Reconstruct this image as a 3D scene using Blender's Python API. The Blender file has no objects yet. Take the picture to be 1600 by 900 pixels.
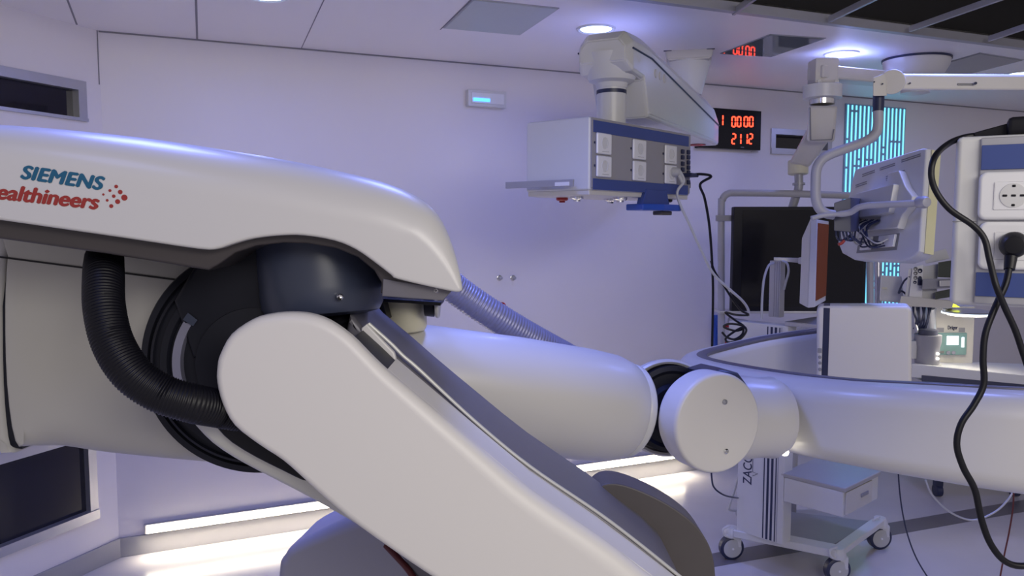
import bpy, bmesh, math, random
from mathutils import Vector, Matrix
random.seed(7)
S = bpy.context.scene
COL = S.collection
F = 1250.0
CZ = 1.77
PITCH = math.atan(100 / F)
V = Vector

# ---------------- camera ----------------
cd = bpy.data.cameras.new('camera'); cam = bpy.data.objects.new('camera', cd); COL.objects.link(cam)
cd.sensor_width = 36; cd.lens = 36 * F / 1600; cd.clip_start = 0.02
cam.location = (0, 0, CZ); cam.rotation_euler = (math.pi / 2 - PITCH, 0, 0)
S.camera = cam
S.view_settings.view_transform = 'Standard'; S.view_settings.look = 'None'
S.view_settings.gamma = 1; S.view_settings.use_curve_mapping = False
S.view_settings.exposure = 0.50

# ---------------- world: the rest of the room behind the camera, dim lavender ----------------
w = bpy.data.worlds.new('world'); S.world = w; w.use_nodes = True
w.node_tree.nodes['Background'].inputs[0].default_value = (0.54, 0.50, 0.55, 1)
w.node_tree.nodes['Background'].inputs[1].default_value = 0.43

def area(name, loc, size, power, color, target=None, shape='DISK', spread=180, size_y=None):
    l = bpy.data.lights.new(name, 'AREA'); l.shape = shape; l.size = size
    if size_y: l.size_y = size_y
    l.energy = power; l.color = color; l.spread = math.radians(spread)
    o = bpy.data.objects.new(name, l); COL.objects.link(o); o.location = loc
    if target is not None:
        o.rotation_euler = (V(target) - V(loc)).to_track_quat('-Z', 'Y').to_euler()
    return o
# ceiling luminaires of the unseen half of the room (neutral warm) and added unseen blue lamps to tint the tops below
area('ceiling_lamp_rear', (1.1, -1.4, 2.7), 1.6, 30, (1.0, 0.95, 0.87), (0.3, 1.6, 1.0), 'RECTANGLE', size_y=0.8)
area('ceiling_lamp_rear', (2.2, -0.6, 2.7), 0.8, 14, (1.0, 0.93, 0.85), (1.6, 2.6, 1.0), 'RECTANGLE', size_y=0.8)
area('added_blue_lamp', (-0.1, 2.3, 2.74), 0.4, 7.5, (0.20, 0.28, 1.0), (0.0, 2.3, 0), spread=130)
area('added_blue_lamp', (-0.9, 1.9, 2.77), 0.4, 6, (0.20, 0.27, 1.0), (-0.8, 1.8, 0), spread=110)
area('added_blue_lamp', (1.7, 3.2, 2.77), 0.4, 8, (0.20, 0.27, 1.0), (1.7, 3.0, 0), spread=110)
area('added_blue_lamp', (-0.9, 0.5, 2.74), 0.4, 2.2, (0.30, 0.36, 1.0), (-0.5, 1.0, 0))  # added for a lavender tint on the beam front

# ---------------- helpers ----------------
R_ = V((1, 0, 0)); FW = V((0, math.cos(PITCH), -math.sin(PITCH))); UP_ = V((0, math.sin(PITCH), math.cos(PITCH)))
C0 = V((0, 0, CZ)); Z = V((0, 0, 1))
def ray(px, py): return FW + R_ * ((px - 800) / F) + UP_ * ((450 - py) / F)
def P(px, py, d): return C0 + ray(px, py) * d
def az(a): a = math.radians(a); return V((math.sin(a), math.cos(a), 0))
class Plane:
    "a flat face in the room: a point, a horizontal axis u, an up axis v, an outward normal n"
    def __init__(s, o, n, u=None):
        s.o = V(o); s.n = V(n).normalized()
        s.u = V(u).normalized() if u else Z.cross(s.n).normalized()
        s.v = s.n.cross(s.u).normalized()
    def hit(s, px, py):
        r = ray(px, py); return C0 + r * ((s.o - C0).dot(s.n) / r.dot(s.n))
    def uv(s, px, py):
        q = s.hit(px, py) - s.o; return (q.dot(s.u), q.dot(s.v))
    def w(s, a, b, c=0): return s.o + s.u * a + s.v * b + s.n * c
def face_plane(px, py, d, a=0, el=0):
    a = math.radians(a); e = math.radians(el)
    return Plane(P(px, py, d), (math.sin(a) * math.cos(e), -math.cos(a) * math.cos(e), math.sin(e)))

def mat(name, col, rough=0.5, metal=0.0, emit=None, es=0.0, coat=0.0, noise=0.0, nscale=20, bump=0.0, spec=0.5):
    m = bpy.data.materials.new(name); m.use_nodes = True
    nt = m.node_tree; b = nt.nodes['Principled BSDF']
    b.inputs['Base Color'].default_value = (*col, 1); b.inputs['Roughness'].default_value = rough
    b.inputs['Metallic'].default_value = metal; b.inputs['Coat Weight'].default_value = coat; b.inputs['Coat Roughness'].default_value = 0.15
    b.inputs['Specular IOR Level'].default_value = spec
    if emit:
        b.inputs['Emission Color'].default_value = (*emit, 1); b.inputs['Emission Strength'].default_value = es
    if noise or bump:
        tc = nt.nodes.new('ShaderNodeTexCoord'); n = nt.nodes.new('ShaderNodeTexNoise')
        n.inputs['Scale'].default_value = nscale; n.inputs['Detail'].default_value = 4
        nt.links.new(tc.outputs['Object'], n.inputs['Vector'])
        if noise:
            r = nt.nodes.new('ShaderNodeMixRGB')
            r.inputs[1].default_value = (*[c * (1 - noise) for c in col], 1); r.inputs[2].default_value = (*[min(1, c * (1 + noise)) for c in col], 1)
            nt.links.new(n.outputs[0], r.inputs[0]); nt.links.new(r.outputs[0], b.inputs['Base Color'])
        if bump:
            bp = nt.nodes.new('ShaderNodeBump'); bp.inputs['Strength'].default_value = bump; bp.inputs['Distance'].default_value = 0.002
            nt.links.new(n.outputs[0], bp.inputs['Height']); nt.links.new(bp.outputs[0], b.inputs['Normal'])
    return m
M = {}
M['wall'] = mat('wall_paint', (0.76, 0.73, 0.77), 0.55, noise=0.03, nscale=1.5)
M['ceil'] = mat('ceiling_panel', (0.84, 0.81, 0.83), 0.42, noise=0.02, nscale=2)
M['floor'] = mat('floor_vinyl', (0.62, 0.60, 0.61), 0.22, noise=0.05, nscale=6, bump=0.02)
M['floorband'] = mat('floor_band', (0.17, 0.16, 0.17), 0.35, noise=0.1, nscale=9)
M['base'] = mat('baseboard_grey', (0.36, 0.36, 0.38), 0.5, noise=0.03)
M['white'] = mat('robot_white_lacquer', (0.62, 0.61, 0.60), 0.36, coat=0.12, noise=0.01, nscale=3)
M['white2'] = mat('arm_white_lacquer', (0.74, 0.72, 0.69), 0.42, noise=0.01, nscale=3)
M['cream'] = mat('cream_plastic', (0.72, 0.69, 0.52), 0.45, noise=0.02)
M['housing'] = mat('shaded_housing_white', (0.47, 0.46, 0.43), 0.42, noise=0.02, nscale=3)  # white body coloured darker to carry the beam's shadow
M['rim'] = mat('satin_rim', (0.60, 0.60, 0.58), 0.30, metal=0.25, noise=0.02)
M['dark'] = mat('dark_plastic', (0.013, 0.014, 0.022), 0.42, noise=0.1, spec=0.22)
M['navy'] = mat('navy_joint', (0.045, 0.055, 0.095), 0.35, noise=0.06)
M['band'] = mat('dark_brown_band', (0.055, 0.048, 0.050), 0.28, noise=0.1, nscale=5)
M['brown'] = mat('brown_grey_plate', (0.085, 0.075, 0.075), 0.5, noise=0.08)
M['plate'] = mat('slate_grey_plate', (0.15, 0.145, 0.17), 0.40, metal=0.2, noise=0.05)
M['black'] = mat('black_rubber', (0.006, 0.006, 0.010), 0.42, noise=0.1, spec=0.3)
M['blackgloss'] = mat('black_glass', (0.006, 0.006, 0.010), 0.16, noise=0.02, spec=0.3)
M['screen'] = mat('matt_black_screen', (0.008, 0.008, 0.014), 0.45, noise=0.05, spec=0.25)
M['glass'] = mat('dark_window_glass', (0.006, 0.005, 0.012), 0.04, noise=0.02)
M['ghose'] = mat('grey_hose', (0.26, 0.26, 0.36), 0.35, metal=0.3, noise=0.05)
M['basegrey'] = mat('base_cover_grey', (0.34, 0.34, 0.42), 0.35, noise=0.03, nscale=4)
M['alu'] = mat('anodised_aluminium', (0.55, 0.55, 0.58), 0.32, metal=0.7, noise=0.03)
M['steel'] = mat('bright_steel', (0.75, 0.75, 0.76), 0.18, metal=1.0, noise=0.02)
M['pend'] = mat('pendant_white', (0.66, 0.66, 0.66), 0.32, noise=0.01)
M['pendw'] = mat('pendant_warm_white', (0.62, 0.60, 0.57), 0.4, noise=0.02)
M['greyface'] = mat('grey_face_panel', (0.33, 0.32, 0.34), 0.45, noise=0.03)
M['blue'] = mat('royal_blue_trim', (0.045, 0.075, 0.26), 0.4, noise=0.03)
M['bluebr'] = mat('bright_blue_plastic', (0.02, 0.08, 0.42), 0.35, noise=0.03)
M['socket'] = mat('socket_white', (0.80, 0.80, 0.82), 0.22, noise=0.01)
M['grille'] = mat('grey_metal', (0.40, 0.40, 0.44), 0.4, metal=0.3, noise=0.04)
M['red'] = mat('red_plastic', (0.40, 0.02, 0.02), 0.4, noise=0.05)
M['darkred'] = mat('dark_red_cable', (0.10, 0.012, 0.014), 0.4, noise=0.05)
M['greycord'] = mat('grey_cord', (0.52, 0.52, 0.52), 0.4, noise=0.03)
M['teal'] = mat('logo_teal', (0.010, 0.105, 0.20), 0.4)
M['logored'] = mat('logo_red', (0.32, 0.030, 0.025), 0.4)
M['ink'] = mat('dark_ink', (0.022, 0.028, 0.075), 0.4)
M['greyink'] = mat('grey_ink', (0.22, 0.22, 0.22), 0.5)
M['tray'] = mat('tray_grey', (0.26, 0.255, 0.26), 0.4, noise=0.04)
M['shelfgrey'] = mat('shelf_grey', (0.40, 0.39, 0.39), 0.35, noise=0.03)
M['wheelgrey'] = mat('wheel_grey', (0.50, 0.50, 0.49), 0.5, noise=0.03)
M['tube'] = mat('painted_tube_grey', (0.40, 0.40, 0.46), 0.42, noise=0.03)
M['panel'] = mat('glossy_ceiling_panel', (0.16, 0.18, 0.20), 0.015, noise=0.02)
M['panelf'] = mat('frosted_ceiling_panel', (0.44, 0.48, 0.48), 0.35, noise=0.03)
M['void'] = mat('plenum_black', (0.012, 0.011, 0.012), 0.8, noise=0.2)
M['joist'] = mat('plenum_brown', (0.13, 0.10, 0.085), 0.7, noise=0.3, nscale=9)
M['led'] = mat('warm_led_strip', (1, 1, 1), 0.5, emit=(1.0, 0.88, 0.62), es=7)
M['down'] = mat('blue_led_lens', (1, 1, 1), 0.4, emit=(0.42, 0.60, 1.0), es=7)
M['redled'] = mat('red_led_digit', (0.5, 0.01, 0.005), 0.4, emit=(1.0, 0.05, 0.02), es=3.0)
M['blueled'] = mat('blue_led_indicator', (0.1, 0.3, 1), 0.4, emit=(0.06, 0.30, 1.0), es=2.0)
M['cyan'] = mat('cyan_light_strip', (0.2, 0.8, 1), 0.4, emit=(0.20, 0.72, 0.88), es=0.95)
M['cyanbg'] = mat('light_panel_face', (0.25, 0.36, 0.50), 0.3, noise=0.04)
M['lcd'] = mat('lit_display', (0.8, 0.9, 1), 0.4, emit=(0.75, 0.90, 1.0), es=1.5)
M['mint'] = mat('mint_panel', (0.20, 0.34, 0.33), 0.45, noise=0.03)
M['yellow'] = mat('yellow_edge', (0.66, 0.63, 0.38), 0.4, noise=0.03)
M['yellowled'] = mat('yellow_glow', (0.8, 0.9, 0.1), 0.4, emit=(0.85, 0.95, 0.05), es=1.2)
M['warmled'] = mat('warm_lamp_lens', (1, 1, 1), 0.4, emit=(1.0, 0.92, 0.75), es=6)
M['xray'] = mat('red_brown_display', (0.035, 0.010, 0.006), 0.6, noise=0.7, nscale=9, emit=(0.20, 0.05, 0.02), es=0.2, spec=0.08)
M['grey'] = mat('mid_grey_plastic', (0.30, 0.30, 0.34), 0.45, noise=0.03)
M['navybox'] = mat('navy_grey_box', (0.07, 0.075, 0.12), 0.45, noise=0.05)
M['olive'] = mat('dark_display', (0.05, 0.06, 0.05), 0.25, noise=0.15)

class MB:
    def __init__(s): s.b = bmesh.new()
    def box(s, c, size, u=V((1, 0, 0)), v=V((0, 1, 0)), w=V((0, 0, 1)), bev=0, seg=2):
        hx, hy, hz = size[0] / 2, size[1] / 2, size[2] / 2
        c = V(c); vs = []
        for a in (-1, 1):
            for b_ in (-1, 1):
                for d in (-1, 1): vs.append(s.b.verts.new(c + u * a * hx + v * b_ * hy + w * d * hz))
        fs = [s.b.faces.new([vs[i] for i in f]) for f in ((0, 1, 3, 2), (4, 6, 7, 5), (0, 4, 5, 1), (2, 3, 7, 6), (0, 2, 6, 4), (1, 5, 7, 3))]
        if bev:
            es = list({e for f in fs for e in f.edges})
            bmesh.ops.bevel(s.b, geom=es, offset=bev, segments=seg, affect='EDGES', profile=0.5)
        return s
    def pbox(s, pl, u0, v0, u1, v1, c0, c1, bev=0, seg=2):
        return s.box(pl.w((u0 + u1) / 2, (v0 + v1) / 2, (c0 + c1) / 2), (abs(u1 - u0), abs(v1 - v0), abs(c1 - c0)), pl.u, pl.v, pl.n, bev, seg)
    def hexa(s, pts, bev=0, seg=2):
        "8 corners: front quad then back quad, same order"
        vs = [s.b.verts.new(p) for p in pts]
        fs = [s.b.faces.new([vs[i] for i in f]) for f in ((0, 1, 2, 3), (7, 6, 5, 4), (0, 4, 5, 1), (1, 5, 6, 2), (2, 6, 7, 3), (3, 7, 4, 0))]
        if bev:
            bmesh.ops.bevel(s.b, geom=list({e for f in fs for e in f.edges}), offset=bev, segments=seg, affect='EDGES', profile=0.5)
        return s
    def lathe(s, o, axis, prof, n=32, a0=0, a1=360, ref=None):
        "prof: list of (distance along axis, radius)"
        o = V(o); axis = V(axis).normalized()
        x = (ref or (V((1, 0, 0)) if abs(axis.x) < 0.9 else V((0, 1, 0))))
        x = (x - axis * x.dot(axis)).normalized(); y = axis.cross(x)
        full = (a1 - a0) >= 360
        k = n if full else n + 1
        rings = []
        for (t, r) in prof:
            if r < 1e-6 and full: rings.append([s.b.verts.new(o + axis * t)] * k); continue
            rings.append([s.b.verts.new(o + axis * t + (x * math.cos(math.radians(a0 + (a1 - a0) * i / n)) + y * math.sin(math.radians(a0 + (a1 - a0) * i / n))) * r) for i in range(k)])
        for A, B in zip(rings, rings[1:]):
            for i in range(k if full else k - 1):
                q = [A[i], A[(i + 1) % k], B[(i + 1) % k], B[i]]
                q = [v for j, v in enumerate(q) if v not in q[:j]]
                if len(q) > 2:
                    try: s.b.faces.new(q)
                    except ValueError: pass
        if full:
            for rg in (rings[0], rings[-1]):
                if len(set(rg)) > 2: s.b.faces.new(rg)
        return s
    def cyl(s, p0, p1, r0, r1=None, n=24, bev=0):
        p0, p1 = V(p0), V(p1); r1 = r0 if r1 is None else r1; L = (p1 - p0).length
        if bev: pr = [(0, r0 - bev), (bev * .3, r0 - bev * .3), (bev, r0), (L - bev, r1), (L - bev * .3, r1 - bev * .3), (L, r1 - bev)]
        else: pr = [(0, r0), (L, r1)]
        return s.lathe(p0, p1 - p0, pr, n)
    def tube(s, pts, r, n=10, sub=6, rib=0, ribn=0, smooth=True):
        pts = [V(p) for p in pts]
        path = catmull(pts, sub) if smooth and len(pts) > 2 else pts
        if rib:
            L = sum((b - a).length for a, b in zip(path, path[1:])); m = ribn * 4
            path = resample(path, m)
        rr = r if callable(r) else (lambda t: r)
        N = len(path) - 1; up = None; rings = []
        for i, p in enumerate(path):
            t = (path[min(i + 1, N)] - path[max(i - 1, 0)]).normalized()
            if up is None: up = t.orthogonal().normalized()
            up = (up - t * up.dot(t)).normalized(); sd = t.cross(up)
            q = rr(i / N) + (rib * (0.5 + 0.5 * math.cos(i / 4 * 2 * math.pi)) if rib else 0)
            rings.append([s.b.verts.new(p + (up * math.cos(2 * math.pi * j / n) + sd * math.sin(2 * math.pi * j / n)) * q) for j in range(n)])
        for A, B in zip(rings, rings[1:]):
            for j in range(n): s.b.faces.new((A[j], A[(j + 1) % n], B[(j + 1) % n], B[j]))
        s.b.faces.new(rings[0]); s.b.faces.new(rings[-1]); return s
    def sweep(s, path, secs):
        "path: points; secs: list of sections, each a list of (side, up) offsets"
        rings = []; N = len(path) - 1
        for i, p in enumerate(path):
            t = (path[min(i + 1, N)] - path[max(i - 1, 0)]).normalized()
            sd = t.cross(Z).normalized(); up = sd.cross(t).normalized()
            rings.append([s.b.verts.new(p + sd * a + up * b_) for a, b_ in secs[i]])
        n = len(rings[0])
        for A, B in zip(rings, rings[1:]):
            for j in range(n): s.b.faces.new((A[j], A[(j + 1) % n], B[(j + 1) % n], B[j]))
        s.b.faces.new(rings[0]); s.b.faces.new(rings[-1]); return s
    def shell(s, pl, pts, T, rad=0.01, px=True, backrad=None, sub=0, seg=6, back=0.0, taper=0.0):
        """a thick moulded cover: outline (pixels cast on the plane, or plane coordinates), thickness T behind the plane,
        rounded front edge; a point may carry its own radius as a third value; back sets the plane back"""
        raw = []
        for p in pts:
            a, b_ = pl.uv(p[0], p[1]) if px else (p[0], p[1])
            raw.append((a, b_, p[2] if len(p) > 2 else rad))
        if sub:
            n = len(raw); out = []
            for i in range(n):
                p0, p1, p2, p3 = (V(raw[(i + k - 1) % n]) for k in range(4))
                for j in range(sub):
                    t = j / sub
                    q = 0.5 * ((2 * p1) + (p2 - p0) * t + (2 * p0 - 5 * p1 + 4 * p2 - p3) * t * t + (3 * p1 - p0 - 3 * p2 + p3) * t ** 3)
                    out.append((q[0], q[1], max(0.001, q[2])))
            raw = out
        n = len(raw)
        ar = sum(raw[i][0] * raw[(i + 1) % n][1] - raw[(i + 1) % n][0] * raw[i][1] for i in range(n))
        if ar < 0: raw.reverse()
        nor = []
        for i in range(n):
            a, b_, c = V(raw[i - 1][:2]), V(raw[i][:2]), V(raw[(i + 1) % n][:2])
            e1 = (b_ - a).normalized(); e2 = (c - b_).normalized()
            n1 = V((-e1.y, e1.x)); n2 = V((-e2.y, e2.x)); m = n1 + n2
            m = m.normalized() if m.length > 1e-6 else n1
            nor.append(m / max(0.5, m.dot(n1)))
        br = backrad if backrad is not None else min(0.006, T * 0.3)
        rings = []
        for k in range(seg + 1):
            t = math.pi / 2 * (1 - k / seg)
            rings.append([(raw[i][0] + nor[i].x * raw[i][2] * (1 - math.cos(t)), raw[i][1] + nor[i].y * raw[i][2] * (1 - math.cos(t)), -min(raw[i][2], T * .9) * (1 - math.sin(t)) - back) for i in range(n)])
        for k in range(3):
            t = math.pi / 2 * k / 2
            rings.append([(raw[i][0] + nor[i].x * (taper + br * (1 - math.cos(t))), raw[i][1] + nor[i].y * (taper + br * (1 - math.cos(t))), -(T - br * (1 - math.sin(t))) - back) for i in range(n)])
        vr = [[s.b.verts.new(pl.w(*q)) for q in rg] for rg in rings]
        for A, B in zip(vr, vr[1:]):
            for j in range(n): s.b.faces.new((A[j], B[j], B[(j + 1) % n], A[(j + 1) % n]))
        from mathutils.geometry import tessellate_polygon
        for rg, vv in ((rings[0], vr[0]), (rings[-1], vr[-1])):
            for tri in tessellate_polygon([[V((q[0], q[1], 0)) for q in rg]]):
                try: s.b.faces.new([vv[i] for i in tri])
                except ValueError: pass
        return s
    def build(s, name, m, parent=None, wn=True, sharp=38):
        s.b.verts.ensure_lookup_table()
        bmesh.ops.recalc_face_normals(s.b, faces=s.b.faces[:])
        me = bpy.data.meshes.new(name)
        if parent is None:   # origin at the thing's base
            xs = [v.co for v in s.b.verts]
            o = V((sum(p.x for p in xs) / len(xs), sum(p.y for p in xs) / len(xs), min(p.z for p in xs)))
            for v in s.b.verts: v.co -= o
        s.b.to_mesh(me); s.b.free()
        me.materials.append(m if not isinstance(m, str) else M[m])
        me.shade_smooth(); me.set_sharp_from_angle(angle=math.radians(sharp))
        ob = bpy.data.objects.new(name, me); COL.objects.link(ob)
        if parent is None: ob.location = o
        else:
            ob.parent = parent; ob.matrix_parent_inverse = Matrix.Translation(-wloc(parent))
        if wn:
            q = ob.modifiers.new('wn', 'WEIGHTED_NORMAL'); q.keep_sharp = True; q.weight = 100
        return ob
def wloc(o):
    "world location of a translated-only object chain"
    if o.parent is None: return V(o.location)
    return V((0, 0, 0)) if o.type == 'MESH' else V(o.location)
def catmull(pts, sub):
    out = []
    for i in range(len(pts) - 1):
        p0 = pts[i - 1] if i else pts[0] * 2 - pts[1]; p1, p2 = pts[i], pts[i + 1]
        p3 = pts[i + 2] if i + 2 < len(pts) else p2 * 2 - p1
        for j in range(sub):
            t = j / sub
            out.append(0.5 * ((2 * p1) + (p2 - p0) * t + (2 * p0 - 5 * p1 + 4 * p2 - p3) * t * t + (3 * p1 - p0 - 3 * p2 + p3) * t ** 3))
    out.append(pts[-1]); return out
def resample(path, m):
    L = [0]
    for a, b in zip(path, path[1:]): L.append(L[-1] + (b - a).length)
    out = []; j = 0
    for i in range(m + 1):
        t = L[-1] * i / m
        while j < len(path) - 2 and L[j + 1] < t: j += 1
        k = (t - L[j]) / max(1e-9, L[j + 1] - L[j]); out.append(path[j].lerp(path[j + 1], k))
    return out
def rrect(wd, h, r, n=5):
    out = []
    for cx, cy, a0 in ((wd / 2 - r, h / 2 - r, 0), (-wd / 2 + r, h / 2 - r, 90), (-wd / 2 + r, -h / 2 + r, 180), (wd / 2 - r, -h / 2 + r, 270)):
        for i in range(n + 1):
            a = math.radians(a0 + 90 * i / n); out.append((cx + r * math.cos(a), cy + r * math.sin(a)))
    return out
def tag(o, label, cat, group=None):
    o['label'] = label; o['category'] = cat
    if group: o['group'] = group
    return o
def thing(name, loc, label, cat, group=None):
    o = bpy.data.objects.new(name, None); COL.objects.link(o); o.location = loc; o.empty_display_size = 0.05
    return tag(o, label, cat, group)
def struct(o): o['kind'] = 'structure'; return o
def text(string, p0, p1, up, h, name, m, parent, depth=0.0006, bold=0.0, shear=0.0, spacing=1.0, fat=0.0):
    "lettering standing on the line p0-p1, capitals h tall"
    c = bpy.data.curves.new(name, 'FONT'); c.body = string; c.extrude = 0.5; c.offset = bold; c.shear = shear; c.space_character = spacing
    t = bpy.data.objects.new(name, c); COL.objects.link(t)
    bpy.context.view_layer.update()
    me = bpy.data.meshes.new_from_object(t.evaluated_get(bpy.context.evaluated_depsgraph_get()))
    bpy.data.objects.remove(t); bpy.data.curves.remove(c)
    xs = [v.co.x for v in me.vertices]; x0, x1 = min(xs), max(xs)
    cap = 0.73
    p0, p1 = V(p0), V(p1); u = (p1 - p0); L = u.length; u.normalize()
    up = V(up); up = (up - u * up.dot(u)).normalized(); n = u.cross(up)
    for v in me.vertices:
        q = v.co.copy(); v.co = p0 + u * ((q.x - x0) / (x1 - x0) * L) + up * (q.y / cap * h) + n * (q.z * 2 * depth)
    if fat:
        bm = bmesh.new(); bm.from_mesh(me)
        for k, (fx, fy) in enumerate(((1, 0), (-1, 0), (0, 1), (0, -1))):
            g = bmesh.ops.duplicate(bm, geom=[f for f in bm.faces if True][:len(me.polygons)])['geom']
            bmesh.ops.translate(bm, vec=u * fx * fat + up * fy * fat * .6 + n * .00004 * (k + 1), verts=[v for v in g if isinstance(v, bmesh.types.BMVert)])
        bm.to_mesh(me); bm.free()
    me.materials.clear(); me.materials.append(M[m])
    ob = bpy.data.objects.new(name, me); COL.objects.link(ob)
    ob.parent = parent; ob.matrix_parent_inverse = Matrix.Translation(-wloc(parent))
    return ob

# ---------------- room shell ----------------
H = 2.745
r0 = ray(187, 870); K0 = C0 + r0 * (-CZ / r0.z); K0.z = 0
WB = Plane(K0, (math.sin(math.radians(24)), -math.cos(math.radians(24)), 0))
CHD = az(21.5)
WL = Plane(K0, (CHD.y, -CHD.x, 0))
CE = Plane((0, 0, H), (0, 0, -1), u=WB.u)       # ceiling, seen from below
b = MB(); b.box((1.2, 3.2, -0.05), (11, 9.5, 0.1)); struct(b.build('floor', 'floor'))
# dark inlaid band across the floor
FL = Plane((0, 0, 0), (0, 0, 1), u=(1, 0, 0))
q = [FL.hit(1060, 874), FL.hit(1060, 896), FL.hit(1700, 782), FL.hit(1700, 764)]
b = MB(); b.hexa([V((p.x, p.y, 0.0015)) for p in q] + [V((p.x, p.y, -0.01)) for p in q]); struct(b.build('trim_1', 'floorband'))

# back wall with the small high window niche
def wall_with_holes(name, pl, u0, u1, holes, T=0.14):
    b = MB(); us = sorted({u0, u1} | {h[0] for h in holes} | {h[2] for h in holes}); vs = sorted({0, H} | {h[1] for h in holes} | {h[3] for h in holes})
    for a0, a1 in zip(us, us[1:]):
        for c0, c1 in zip(vs, vs[1:]):
            m_, n_ = (a0 + a1) / 2, (c0 + c1) / 2
            if any(h[0] < m_ < h[2] and h[1] < n_ < h[3] for h in holes): continue
            b.pbox(pl, a0, c0, a1, c1, -T, 0)
    bmesh.ops.remove_doubles(b.b, verts=b.b.verts[:], dist=1e-5)
    struct(b.build(name, 'wall', wn=False))
def window(name, pl, h, fw=0.05, depth=0.09, low=None):
    low = fw if low is None else low
    u0, v0, u1, v1 = h
    g = MB(); g.pbox(pl, u0, v0, u1, v1, -depth - 0.012, -depth); g = struct(g.build(name, 'glass'))
    b = MB()
    b.pbox(pl, u0 - .012, v1 - fw, u1 + .012, v1 + .012, -depth, 0.012); b.pbox(pl, u0 - .012, v0 - .012, u1 + .012, v0 + low, -depth, 0.02)
    b.pbox(pl, u1 - fw, v0 + low, u1 + .012, v1 - fw, -depth, 0.012); b.pbox(pl, u0 - .012, v0 + low, u0 + fw, v1 - fw, -depth, 0.012)
    b.build('window_frame', 'alu', g)
    return g
def quad(pl, a, c): return [min(a[0], c[0]), min(a[1], c[1]), max(a[0], c[0]), max(a[1], c[1])]
n1 = quad(WB, WB.uv(1206, 203), WB.uv(1296, 240)); n1[1] = WB.uv(1206, 238)[1]
wall_with_holes('wall_back', WB, 0, 8.5, [n1]); window('window_3', WB, n1, 0.03, 0.08)
wa = WL.uv(129, 131); wb = WL.uv(129, 186); wc = WL.uv(149, 806)
h1 = [wa[0] - 1.9, wb[1], wa[0], wa[1]]; h2 = [wc[0] - 2.2, wc[1], wc[0], WL.uv(146, 672)[1]]
wall_with_holes('wall_left', WL, -3.6, 0, [h1, h2])
window('window_1', WL, h1, 0.035, 0.03, .003); window('window_2', WL, h2, 0.035, 0.02)
b = MB(); b.pbox(WB, 8.5, 0, 8.64, H, -.14, 6); struct(b.build('wall_right', 'wall'))
b = MB(); b.pbox(WB, 0.0, 0, 8.5, 0.105, 0.0, 0.014, 0.003); struct(b.build('baseboard_back', 'base'))
b = MB(); b.pbox(WL, -3.6, 0, 0.0, 0.105, 0.0, 0.014, 0.003); struct(b.build('baseboard_left', 'base'))
# ceiling plate with a straight open edge parallel to the back wall
e0 = CE.hit(1000, 2); e1 = CE.hit(1600, 78); ed = (e1 - e0).normalized()
A = e0 - ed * 3.85; B_ = e0 + ed * 7
cw = K0 + WB.u * 8.6; cl = K0 - WL.u * 3.6
poly = [V((K0.x, K0.y, H)) - WB.n * .1, V((cw.x, cw.y, H)) - WB.n * .1, V((B_.x, B_.y, H)), V((A.x, A.y, H))]
b = MB(); top = [b.b.verts.new(p + Z * .06) for p in poly]; bot = [b.b.verts.new(p) for p in poly]
b.b.faces.new(top); b.b.faces.new(bot)
for i in range(4): b.b.faces.new((top[i], top[(i + 1) % 4], bot[(i + 1) % 4], bot[i]))
struct(b.build('ceiling', 'ceil', wn=False))
# joints between ceiling plates, and the shadow joint along the wall
seam = mat('joint_grey', (0.24, 0.23, 0.26), 0.7)
b = MB()
for (x0, y0, x1, y1, wd) in ((308, 61, 305, -40, .010), (120, 38, 98, -20, .008), (470, 77, 520, -30, .004), (688, 46, 745, -10, .004)):
    p, q_ = CE.hit(x0, y0), CE.hit(x1, y1); p.z = q_.z = H
    d_ = (q_ - p).normalized(); b.box((p + q_) / 2 - Z * .0008, ((q_ - p).length, wd, .003), d_, Z.cross(d_), Z)
p = V((K0.x, K0.y, H - .003)) + WB.n * .003
b.box(p + WB.u * 4.2, (8.4, .008, .008), WB.u, WB.n, Z)
struct(b.build('trim_2', seam, wn=False))
b = MB(); b.pbox(WL, -.012, wa[1] + .012, -.006, H, -.002, .002); struct(b.build('trim_3', seam, wn=False))
# metal edge of the open ceiling, and the plenum above it
b = MB(); m_ = e0 + ed * 1.2; nn = Z.cross(ed)
b.box(V((m_.x, m_.y, H + .03)) - nn * .02 - Z * .012, (11.6, .04, .045), ed, nn, Z, .004); struct(b.build('trim_4', 'grille'))
ov = MB(); ov.box(V((m_.x, m_.y, H + 0.85)) - nn * 2.1, (11.6, 4.2, .05), ed, nn, Z)
ov.box(V((m_.x, m_.y, H + 0.38)) + nn * 0.02, (11.6, .04, .72), ed, nn, Z); struct(ov.build('ceiling_plenum', 'void'))
for i, (x0, y0, x1, y1) in enumerate(((1146, 21, 1200, -18), (1296, 32, 1362, 0), (1422, 47, 1568, -4), (1546, 62, 1700, 10), (1690, 80, 1900, 30))):
    p, q_ = CE.hit(x0, y0), CE.hit(x1, y1); d_ = (q_ - p).normalized()
    bb = MB(); bb.box(p + d_ * 1.0 + Z * .005, (2.0, .016, .03), d_, Z.cross(d_), Z, .003)
    tag(bb.build('ceiling_grid_bar', 'grille'), 'metal grid bar of the open ceiling, ' + ('ending beside the red clock reflection', 'running above the round blue downlight', 'running above the round white ceiling mount', 'right beside the outer corner of the open ceiling', 'at its far end')[i], 'grid bar', 'grid bars of the open ceiling')
for i in range(7):
    c = m_ + ed * (-2.2 + i * .95) - nn * 0.9 + Z * .30
    bb = MB(); bb.box(c, (.05, 1.8, .10), ed, nn, Z, .004)
    bb.box(c + Z * .1 + nn * .2, (.5, .04, .12), ed, nn, Z, .004)
    tag(bb.build('plenum_joist', 'joist'), 'dark brown joist in the open ceiling above the grid bars', 'joist', 'joists above the open ceiling grid')

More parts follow.
